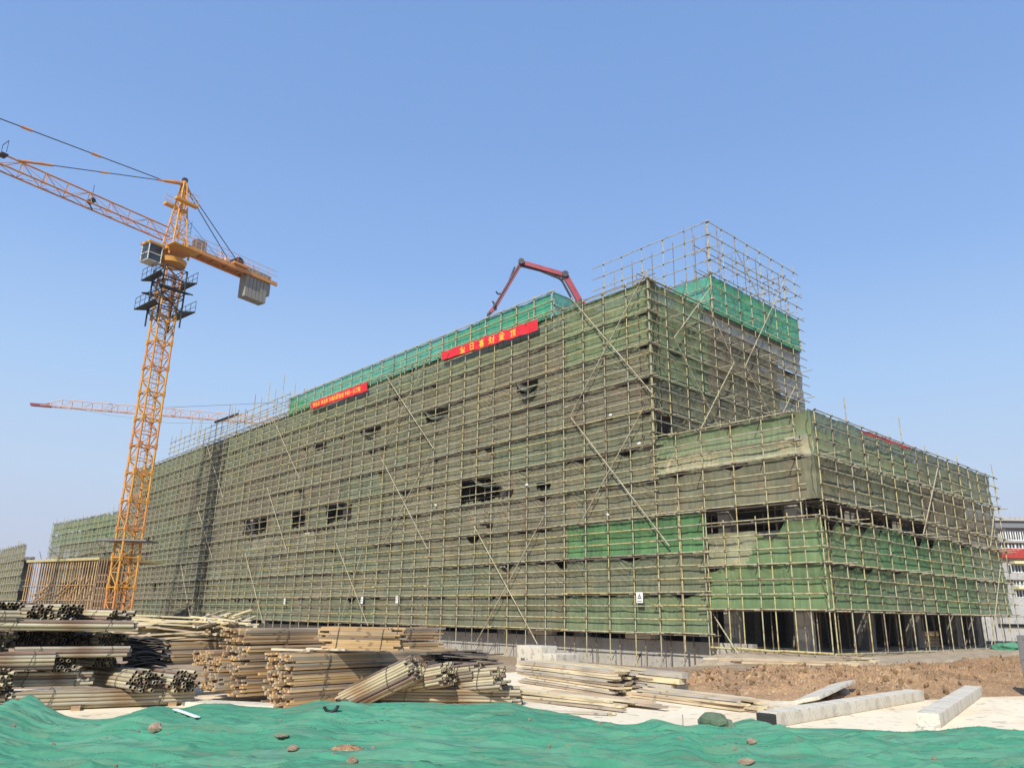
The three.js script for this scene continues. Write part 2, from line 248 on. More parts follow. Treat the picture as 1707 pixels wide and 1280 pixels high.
// ---------------------------------------------------------------- unfinished concrete building behind the nets
{
  const b = thing('unfinished_building', 'long unfinished concrete frame building wrapped in scaffolding and green nets', 'building');
  const slab = (n, x0, y0, z0, x1, y1, z1, m = 'concrete') => new MB().box(x0, y0, z0, x1, y1, z1).build(n, m, b);
  // main block x -92..-9.5, z -1.5..-20 ; tower end x -9.5 ; low block x -9.5..-1.5, z -1.5..-23
  const floors = [3.3, 7.45, 11.6, 15.75, 17.9], lowFloors = [4.75, 9.0];
  floors.forEach((y) => { slab('floor_slab', -92, y - .18, -1.9, -9.9, y, -16); });
  lowFloors.forEach((y) => slab('floor_slab', -9.9, y - .18, -1.9, -1.9, y, -23));
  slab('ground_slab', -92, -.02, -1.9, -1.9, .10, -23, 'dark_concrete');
  for (const y of floors) { const m = y < 8 ? 'pale_concrete' : 'concrete'; for (let x = -92; x < -9.6; x += 6.35) slab('edge_beam', x, y - .75, -1.5, Math.min(-9.5, x + 6.33), y + .32, -1.9, m); slab('edge_beam', -9.5, y - .75, -1.5, -9.9, y + .32, -15.8); }
  for (const y of lowFloors) { slab('edge_beam', -9.48, y - .75, -1.5, -1.5, y + .35, -1.9, 'pale_concrete'); for (let z = -1.92; z > -22; z -= 7) slab('edge_beam', -1.5, y - .75, z, -1.9, y + .35, z - 6.98, 'pale_concrete'); }
  const col = (x, z, y1, m = 'grey_concrete') => slab('column', x - .3, -.74, z - .3, x + .3, y1, z + .3, m);
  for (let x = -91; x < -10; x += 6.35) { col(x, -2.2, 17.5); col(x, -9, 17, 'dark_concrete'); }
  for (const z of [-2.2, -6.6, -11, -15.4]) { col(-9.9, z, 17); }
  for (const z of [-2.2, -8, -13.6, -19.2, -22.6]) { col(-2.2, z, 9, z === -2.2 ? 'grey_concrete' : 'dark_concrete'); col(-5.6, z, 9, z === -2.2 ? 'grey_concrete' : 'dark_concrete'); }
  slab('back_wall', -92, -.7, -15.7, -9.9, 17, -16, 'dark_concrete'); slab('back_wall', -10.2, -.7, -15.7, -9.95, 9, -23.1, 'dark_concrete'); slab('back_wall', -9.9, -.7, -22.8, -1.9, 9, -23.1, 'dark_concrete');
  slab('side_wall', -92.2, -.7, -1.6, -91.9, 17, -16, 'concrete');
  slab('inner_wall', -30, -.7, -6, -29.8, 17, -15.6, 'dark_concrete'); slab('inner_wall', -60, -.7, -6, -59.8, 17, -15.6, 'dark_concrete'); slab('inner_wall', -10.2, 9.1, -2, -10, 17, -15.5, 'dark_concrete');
  // infill walls on the upper storeys, between the columns
  const R = rng(77);
  for (let k = 2; k < 4; k++) for (let x = -91; x < -12; x += 6.35) if (R() < .3) slab('infill_wall', x + .35, floors[k] + .33, -1.72, x + 6, floors[k + 1] - .77, -1.9, R() < .5 ? 'concrete' : 'grey_concrete');
  for (let z = -3; z > -13; z -= 4.4) slab('infill_wall', -9.72, 9.4, z, -9.9, 12.3, z - 3.6, 'grey_concrete');
  // retaining wall at the foot of the long front, with beam stubs over it
  for (let x = -92; x < -4; x += 4.4) slab('base_wall', x, -.9, -1.0, Math.min(-3.6, x + 4.385), .36 + .03 * R(), -1.4, 'grey_concrete');
  slab('base_wall', -3.58, -.9, -1.5, -1.5, -.1, -1.8, 'dark_concrete');
  for (const px of [710, 897, 1065]) { const p = onF(px, 1064, -.8); slab('beam_stub', p.x - .75, .42, -.72, p.x + .75, .98, -1.5, 'pale_concrete'); }
  for (const [px, py, r] of [[1067, 1092, .06], [1219, 1103, .09], [1227, 1103, .10]]) { const p = onF(px, py, -.99); new MB().bar(p, V(p.x, p.y, p.z + .05), r, 12).build('drain_hole', 'dark_paint', b); }
  // timber props and stored boards seen in the open ground storey
  for (let i = 0; i < 16; i++) new MB().bar(V(-3.4 - R() * 1.6, -.1, -5 - i * 1.1), V(-3.4 - R() * 1.6, 4.0, -5 - i * 1.1), .045, 6).build('prop', 'timber_prop', b);
  for (let i = 0; i < 34; i++) new MB().bar(V(-2.6 - R() * 1.2, 5.2, -2.5 - i * .55), V(-2.6 - R() * 1.2, 7.9, -2.5 - i * .55), .05, 5).build('prop', 'timber_prop', b);
  // brick closing wall panel with two square openings beside the left opening of the corner
  for (let z = -1.72; z > -21; z -= 5.1) slab('parapet', -1.5, 9.36, z, -1.7, 9.75, z - 5.08, 'concrete'); slab('parapet', -9.48, 9.36, -1.5, -1.5, 9.6, -1.7, 'pale_concrete');
}
{ // timber boards stored inside the ground storey
  const p = onR(1530, 1062, -3.2), t = thing('board_stack', 'stack of orange timber boards lying inside the open ground storey', 'timber', V(p.x, .1, p.z));
  const R = rng(31); for (let j = 0; j < 9; j++) for (let i = 0; i < 3; i++) { const m = new MB(V(0, 0, 0)); m.box(-.6 + i * .42, j * .09, -1.4 + R() * .2, -.2 + i * .42, j * .09 + .07, 1.4 - R() * .3); m.build('board', woodTones[i + (j % 2)], t); }
}

// ---------------------------------------------------------------- scaffolding
const FF = { P: (u, v, w) => V(-u, v, w), out: V(0, 0, 1), along: V(-1, 0, 0) };
const RR = (x0) => ({ P: (u, v, w) => V(x0 + w, v, -u), out: V(1, 0, 0), along: V(0, 0, -1) });
const ZZ = (z0) => ({ P: (u, v, w) => V(-u, v, z0 + w), out: V(0, 0, 1), along: V(-1, 0, 0) });
const TUBE = .026;
const RS = rng(1234);
const boxGeo = new THREE.BoxGeometry(1, 1, 1);
function scaffold(name, label, segs, braces = []) {
  const t = thing(name, label, 'scaffolding'); const trans = [], coup = [], deck = [], rails = [], old = [];
  for (const s of segs) {
    const { f, u0, u1, levels, du = 1.5, ground = -.7, top, ext = [.1, .9], bands = [], depth = .75, inner = true, decks = true, stick = .28, r = TUBE } = s;
    const us = []; for (let u = u0; u < u1 + .3; u += du) us.push(u === u0 ? u : u + (RS() - .5) * .12);
    for (const u of us) {
      const tp = top + ext[0] + RS() * RS() * (ext[1] - ext[0]), cuts = [ground]; let y = ground + 2.5 + RS() * 3.5; while (y < tp - 1) { cuts.push(y); y += 4 + RS() * 2; } cuts.push(tp);
      for (let k = 1; k < cuts.length; k++) pole('pole', f.P(u, cuts[k - 1] - (k > 1 ? .15 : 0), (k % 2) * .012), f.P(u + (RS() - .5) * .04, cuts[k], (k % 2) * .012), r, poleTones[Math.floor(RS() * RS() * 5)], t);
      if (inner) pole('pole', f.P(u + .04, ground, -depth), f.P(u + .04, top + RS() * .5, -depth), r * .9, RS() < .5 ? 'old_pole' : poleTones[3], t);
      for (const l of levels) coup.push(new THREE.Matrix4().compose(f.P(u, l, .045), new THREE.Quaternion().setFromEuler(new THREE.Euler(RS() * .5, RS() * .5, RS() * .5)), V(.075 + RS() * .03, .075, .075)));
      for (const l of bands) { const k = stick * (RS() < .25 ? 2.2 : .7 + RS() * .6); trans.push(cylMat(f.P(u + .06, l - .06, k), f.P(u + .06, l - .06, -depth - .2), r * .9)); }
    }
    for (const l of levels) for (let u = u0 - .35 * RS(); u < u1; u += 6) {
      const e = Math.min(u + 6.2 + RS() * .25, u1 + .35 + RS() * .3), y = l + (RS() - .5) * .05;
      rails.push([f.P(u, y, .06), f.P(e, y + (RS() - .5) * .05, .06), u, r * 1.08]);
    }
    if (decks) for (const l of bands) for (let u = u0; u < u1; u += 3) { const e = Math.min(u + 2.98, u1), a = f.P(u, l - .04, -.16), c = f.P(e, l - .1, -depth + .05); deck.push(new THREE.Matrix4().compose(a.clone().add(c).multiplyScalar(.5), new THREE.Quaternion(), V(Math.abs(a.x - c.x), .05, Math.abs(a.z - c.z)))); }
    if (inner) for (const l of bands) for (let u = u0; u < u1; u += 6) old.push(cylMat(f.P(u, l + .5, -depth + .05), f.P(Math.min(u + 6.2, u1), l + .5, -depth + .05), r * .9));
  }
  rails.sort((a, b) => a[2] - b[2]); const far = [];
  rails.forEach((q, i) => i < 300 ? pole('rail', q[0], q[1], q[3], poleTones[Math.floor(RS() * RS() * 5)], t) : far.push(cylMat(q[0], q[1], q[3])));
  if (far.length) instanced('rail', CYL, poleTones[0], far, t);
  if (trans.length) instanced('transom', CYL, poleTones[2], trans, t);
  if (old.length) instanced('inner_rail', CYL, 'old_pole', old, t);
  if (coup.length) instanced('coupler', boxGeo, 'coupler', coup, t);
  if (deck.length) instanced('deck_board', boxGeo, 'panel_3', deck, t);
  for (const [a, b] of braces) pole('brace', a, b, TUBE * 1.1, RS() < .8 ? poleTones[2] : 'pole_0', t);
  return t;
}
const lv = (a, d, n) => Array.from({ length: n + 1 }, (_, i) => a + d * i);
const mainL = lv(.74, .5853, 30), mainB = lv(.74, 1.756, 10);
const fb = (x0, y0, x1, y1, z = .12) => [onF(x0, y0, z), onF(x1, y1, z)];
const rb = (x0, y0, x1, y1, x = .12) => [onR(x0, y0, x), onR(x1, y1, x)];
scaffold('scaffolding', 'long tall scaffolding of pale tubes along the left facing front under the red banners', [
  { f: FF, u0: 8, u1: 92, levels: mainL, top: 18.3, bands: mainB, ground: -.78, ext: [.1, .9] },
  { f: FF, u0: 5.45, u1: 8, levels: mainL.slice(0, 10), top: 6.05, bands: mainB.slice(0, 4), ground: -.78, ext: [.1, .6], du: 1.28 },
], [fb(642, 625, 722, 747), fb(716, 590, 642, 740), fb(636, 765, 712, 915), fb(714, 762, 640, 905), fb(790, 877, 896, 1074), fb(905, 863, 790, 1078), fb(952, 497, 1087, 655), fb(1076, 454, 952, 691), fb(952, 696, 1116, 910), fb(1073, 680, 972, 864),
  fb(456, 701, 499, 798), fb(494, 702, 450, 800), fb(445, 813, 477, 917), fb(341, 730, 371, 830), fb(328, 845, 353, 930), fb(300, 936, 316, 1028), fb(408, 922, 437, 1035), fb(560, 905, 613, 1043), fb(608, 903, 566, 1040), fb(545, 690, 500, 790), fb(440, 925, 412, 1030)]);
const cornL = lv(1.8, .6, 6), topL = lv(6.1, .617, 6);
scaffold('corner_scaffolding', 'two storey scaffolding on the front of the low corner block, right of the long front', [
  { f: FF, u0: 0, u1: 5.35, levels: cornL, top: 5.4, bands: [1.8, 3.6, 5.4], ground: -.02, ext: [.1, .5], du: 1.45, stick: .2 },
  { f: ZZ(-.02), u0: .75, u1: 7.6, levels: topL, top: 9.8, bands: [6.1, 7.95, 9.8], ground: -.02, ext: [-.05, .5], du: 1.5, inner: false },
], [[onF(1189, 1024, -.5), onF(1240, 1104, .9)]]);
scaffold('side_scaffolding', 'scaffolding of pale tubes on the right facing side of the low block', [
  { f: RR(0), u0: .4, u1: 22.8, levels: [...cornL, ...topL], top: 9.8, bands: [1.8, 3.6, 5.4, 6.1, 7.95], ground: -.02, ext: [.05, 1.8], du: 1.5, stick: .5 },
], [rb(1564, 780, 1540, 890), rb(1663, 812, 1652, 911), rb(1669, 943, 1654, 1075)]);
const TX = -8, tw = (a, b, c, d) => rb(a, b, c, d, TX + .12);
scaffold('tower_scaffolding', 'upper scaffolding on the right facing end wall of the tall block', [
  { f: RR(TX), u0: .05, u1: 16.2, levels: mainL.slice(15), top: 18.3, bands: mainB.slice(5), ground: 9.6, ext: [-.1, .2], stick: .5, du: 1.5 },
], [tw(1187, 476, 1124, 563), tw(1124, 563, 1198, 711), tw(1309, 466, 1243, 610), tw(1224, 604, 1152, 748), tw(1160, 460, 1224, 604), tw(1243, 610, 1284, 691), tw(1326, 644, 1306, 688)]);
const penL = lv(18.9, .82, 6), pf = onPlane(995, 452, V(0, 0, -6), V(0, 0, 1));
scaffold('rooftop_scaffolding', 'bare open scaffolding cage standing above the roof at the tall block corner', [
  { f: RR(TX), u0: 6, u1: 16.3, levels: penL, top: 23.9, bands: [20.5, 22.2], decks: false, ground: 18.3, ext: [0, .5], depth: 1.1, stick: .5, du: 1.45 },
  { f: ZZ(-6), u0: 8.05, u1: -pf.x, levels: penL, top: 23.7, bands: [20.5], decks: false, ground: 17.3, ext: [.1, 1.1], depth: 1.1, stick: .5, du: 1.6 },
  { f: ZZ(-16.2), u0: 8.6, u1: 13, levels: penL.slice(1), top: 23.6, bands: [], ground: 17.3, ext: [0, .5], inner: false, du: 1.6 },
], [tw(1227, 416, 1284, 535)]);
{
  const r0 = onF(484, 700).x, r1 = onF(285, 745).x;
  const t = scaffold('left_rooftop_scaffolding', 'thin bare scaffolding with tall upright poles above the roof at the left', [
    { f: FF, u0: -r0 + .6, u1: -r1, levels: [18.9, 19.5, 20.1], top: 20.2, bands: [], ground: 18.0, ext: [.1, 3.2], inner: false, r: .035, du: 1.5 },
    { f: ZZ(-3), u0: -r0 + 4, u1: -r1, levels: [19.3, 20.2, 21], top: 21, bands: [], ground: 17, ext: [.2, 3.5], inner: false, r: .035, du: 1.9 },
    { f: ZZ(-8), u0: -r0 + 2, u1: -r1 - 4, levels: [20, 21], top: 21, bands: [], ground: 17, ext: [.2, 2], inner: false, r: .035, du: 2.2 },
  ]);
  const a = onPlane(358, 704, V(0, 0, -.4), V(0, 0, 1)), c = onPlane(396, 690, V(0, 0, -.4), V(0, 0, 1)); new MB().bar(a, c, .14, 4).build('walkway_beam', 'panel_1', t);
}

// ---------------------------------------------------------------- safety nets hung on the scaffolding, one sheet per bay group
const RN = rng(99);
function netPanel(t, f, u0, u1, v0, v1, m, o = {}) {
  const { w = -.20, holes = [], cut = null, res = .14, sag = .32, seed = RN() * 999, bulge = .07 } = o;
  u0 -= .05; u1 += .06; v0 -= .03; const sgk = RN() < .3 ? 1.9 : 1; const hs = holes.filter((h) => (h[2] + h[3]) / 2 > v0 && (h[2] + h[3]) / 2 < v1); const nu = Math.max(4, Math.round((u1 - u0) / (hs.length ? .06 : res))), nv = Math.max(4, Math.round((v1 - v0) / (hs.length ? .06 : res))), sg = Array.from({ length: 40 }, () => RN() * RN());
  const g = gridGeo(nu, nv, (s, q) => {
    const u = u0 + (u1 - u0) * s; let v = v0 + (v1 - v0) * q; const b = u / 1.5, k = Math.abs(Math.sin(Math.PI * b));
    const top = sgk * sag * sg[((Math.floor(b) % 40) + 40) % 40] * k * Math.pow(q, 3), bot = .05 * k * sg[(Math.floor(b + 7) % 40 + 40) % 40] * Math.pow(1 - q, 3);
    const h = (v - v0) / (v1 - v0) * 3, lift = Math.pow(Math.sin(Math.PI * clamp01(q)), .8);
    const fold = (fbm(u * .9 + seed, v * 1.1, 301, 3) - .5) * 2.0 + (fbm((u + v * .5) * 2.6 + seed, v * .5, 303, 3) - .5) * 1.0 + (vn((u - v * .7) * 7 + seed, v * 1.2, 305) - .5) * .35;
    const wave = Math.sin(h * Math.PI * 2 + 1.2 * (vn(u * .7 + seed, 0, 307) - .5)) * .018;
    const bx = b - Math.floor(b) - .5, yd = (1 - q) * (v1 - v0), ph = sg[((Math.floor(b) * 3) % 40 + 40) % 40], swag = Math.sin((yd * 3.1 + bx * bx * 5.5 * (.5 + ph) + ph * 3) * Math.PI * 2) * Math.exp(-yd * 1.1) * .028 * (.3 + ph * 1.4);
    const ww = w + swag + lift * (bulge * fold + wave * 1.5 + .05 * k * (vn(Math.floor(b) * 3.7, seed, 309) - .35)) + (1 - lift) * .10;
    v += -top + bot + lift * (vn(u * 1.3 + seed, v, 311) - .5) * .05;
    return [f.P(u, v, ww), u + seed, v];
  }, cut ? (s, q) => !cut(u0 + (u1 - u0) * s, v0 + (v1 - v0) * q) : hs.length ? (s, q) => { const u = u0 + (u1 - u0) * s, v = v0 + (v1 - v0) * q, n = .34 * (vn(u * 2.2, v * 2.2, 401) - .5) + .2 * (vn(u * 6, v * 6, 403) - .5); return !hs.some((h) => { const x = clamp01((h[1] - u) / (h[1] - h[0])), top = h[3] + .15 - (h[4] || .25) * (h[3] - h[2]) * Math.pow(x, 1.2) * (1 + .35 * Math.sin(x * 9)); return u + n > h[0] && u + n < h[1] && v + n > h[2] && v < top; }); } : null);
  return add('net_panel', g, m, t);
}
const hF = (x0, y0, x1, y1) => { const a = onF(x0, (y0 + y1) / 2), c = onF(x1, (y0 + y1) / 2), m = onF((x0 + x1) / 2, y0), n = onF((x0 + x1) / 2, y1); return [-c.x, -a.x, n.y, m.y]; };
const holesF = [[...hF(764, 789, 850, 834), .72], hF(402, 859, 440, 890), hF(484, 850, 505, 878), hF(541, 838, 583, 868), hF(857, 631, 893, 650), hF(705, 682, 746, 699), hF(600, 712, 630, 721), hF(890, 807, 911, 815), hF(520, 738, 541, 748), hF(797, 872, 815, 878), hF(252, 965, 257, 985), hF(331, 790, 335, 850)];
const pick = (a) => a[Math.floor(RN() * a.length)];
{
  const t = thing('safety_netting', 'aged olive green safety nets in sheets along the long front scaffolding', 'safety net');
  for (let k = 0; k < 10; k++) for (let u = 8; u < 92; u += 6) {
    const u1 = Math.min(92, u + 6), n = fbm(u * .06, k * .33, 501, 3); let m = n < .42 ? agedNets[2] : n < .52 ? agedNets[1] : n < .62 ? agedNets[0] : agedNets[3]; if (RN() < .18) m = pick(agedNets);
    if (k === 9 && u < 14) m = greenNets[2]; if (k === 8 && u < 14) m = greenNets[2]; if (k === 2 && u < 13) m = greenNets[1]; if (k === 1 && u < 9) m = agedNets[3]; if (k === 0 && u < 9) m = greenNets[2]; if (k === 9 && u >= 14) m = parapetNet;
    netPanel(t, FF, u, u1, mainB[k] + .01, mainB[k + 1] - .02 - .15 * RN() * RN(), m, { holes: holesF, w: -.2 - .03 * RN(), res: u < 14 ? .11 : u < 40 ? .13 : .2 });
  }
  for (let k = 0; k < 3; k++) netPanel(t, FF, 5.5, 8, mainB[k] + .01, mainB[k + 1] - .04, [greenNets[2], agedNets[3], greenNets[1]][k]);
  // a loose dark sheet hanging over the nets at the left
  for (let k = 1; k < 10; k++) { const u = 60.5 + (9 - k) * .35 + RN() * 1.2; netPanel(t, FF, u, u + 4 + RN() * 2.4, mainB[k], mainB[k + 1] - .1 - .1 * RN(), 'dark_net', { w: -.06, bulge: .12, res: .2, sag: .4 }).userData.label = 'dark weathered net sheet over the others'; }
  // torn flaps drooping from the openings
  for (const [x0, y0, x1, y1, d] of [[781, 793, 836, 806, .9], [857, 633, 893, 640, 1.2], [862, 655, 898, 648, 1.0], [705, 684, 746, 690, 1.1], [560, 840, 583, 840, .8], [600, 713, 630, 719, .9]]) {
    const a = onF(x0, y0, .02), b = onF(x1, y1, .02);
    add('torn_flap', gridGeo(22, 10, (s, q) => { const p = a.clone().lerp(b, s), k = Math.sin(Math.PI * s); p.y -= d * k * .45 * q + .25 * k * (1 - q) + .12 * q * fbm(s * 9, q * 2, 71); p.z += .12 * k * Math.sin(q * 5 + s * 8) * q; return [p, s * 2, q]; }), 'torn_net', t).userData.label = 'torn grey net flap sagging at an opening';
  }
}
{
  const t = thing('corner_netting', 'fresh green net sheets on the front of the low corner block', 'safety net');
  netPanel(t, FF, .02, 5.3, 1.82, 3.56, greenNets[0], { w: -.14, sag: .3 });
  netPanel(t, FF, .02, 3.4, 3.62, 5.30, greenNets[0], { w: -.14, sag: .5, cut: (u, v) => v > 3.75 + (3.4 - u) * 1.9 }); netPanel(t, FF, 2.2, 5.3, 3.62, 5.0, sheerNet, { w: -.22 });
  netPanel(t, FF, .12, 7.9, 6.13, 7.93, agedNets[1], { w: -.2 }); netPanel(t, FF, .12, 7.9, 8.75, 9.76, greenNets[2], { w: -.2 }); netPanel(t, FF, .12, 7.9, 7.97, 8.85, sheerNet, { w: -.22 });
}
{
  const t = thing('side_netting', 'green and brown net sheets on the right facing side of the low block', 'safety net');
  for (let u = .05, k = 0; u < 22.4; u += 5.6, k++) { const e = Math.min(22.4, u + 5.6);
    netPanel(t, RR(0), u, e, 1.82, 3.56, greenNets[k % 2 ? 2 : 0], { w: -.14, sag: .3 }); netPanel(t, RR(0), u, e, 3.62, 5.36, greenNets[k === 1 ? 1 : k % 2 ? 2 : 0], { w: -.14, sag: .45 });
    if (k < 2) netPanel(t, RR(0), u + .06, e, 6.13, 7.93, agedNets[k ? 3 : 0], { w: -.2 }); else netPanel(t, RR(0), u, e, 5.5, 7.93, agedNets[2], { w: -.2 });
    netPanel(t, RR(0), u + .06, e, 7.97, 9.82, k < 2 ? greenNets[2] : parapetNet, { w: -.2, sag: .1 });
  }
}
{
  const t = thing('tower_netting', 'brownish net sheets on the right facing end wall of the tall block', 'safety net');
  const hole = [.2, 1.75, 9.6, 11.15];
  for (let k = 5; k < 10; k++) for (let u = .05, j = 0; u < 16; u += 5.4, j++) netPanel(t, RR(TX), u, Math.min(16.2, u + 5.4), mainB[k] + .01, mainB[k + 1] - .04, j === 0 && k > 6 ? greenNets[2] : agedNets[RN() < .6 ? 2 : RN() < .5 ? 0 : 1], { sag: .14, holes: k === 5 ? [hole] : [] });
}
{
  const t = thing('vivid_netting', 'bright new green net strip along the roof edge above the red banners', 'safety net');
  for (let u = 15.1; u < 48; u += 3.3) netPanel(t, FF, u, Math.min(48, u + 3.3), 18.16, 19.7, pick([vividNets[1], vividNets[1], vividNets[0]]), { w: -.14, sag: .1, bulge: .05 });
  netPanel(t, RR(-15), .1, 5.5, 18.16, 19.7, vividNets[1], { w: 0, sag: .1 }); netPanel(t, RR(-48), .1, 5, 18.2, 19.7, vividNets[2], { w: 0, sag: .1 });
}
scaffold('roof_edge_scaffolding', 'low guard rail scaffolding holding the bright green net along the roof edge', [{ f: FF, u0: 15, u1: 48, levels: [18.5, 19.1, 19.68], top: 19.7, bands: [], ground: 18, ext: [.05, .4], inner: false, r: .035 }, { f: RR(-15), u0: .2, u1: 6, levels: [18.9, 19.68], top: 19.7, bands: [], ground: 17.3, ext: [.05, .4], inner: false, r: .035 }]);
{
  const t = thing('rooftop_netting', 'bright green net wrapped round the rooftop cage at the tall block corner', 'safety net');
  for (let u = 6; u < 16; u += 3.4) netPanel(t, RR(TX), u, Math.min(16.2, u + 3.4), 18.16, 20.45, vividNets[0], { w: -.12, sag: .1 });
  netPanel(t, ZZ(-6), 8.1, 10.6, 18.16, 20.4, vividNets[1], { w: -.1, sag: .1 });
}

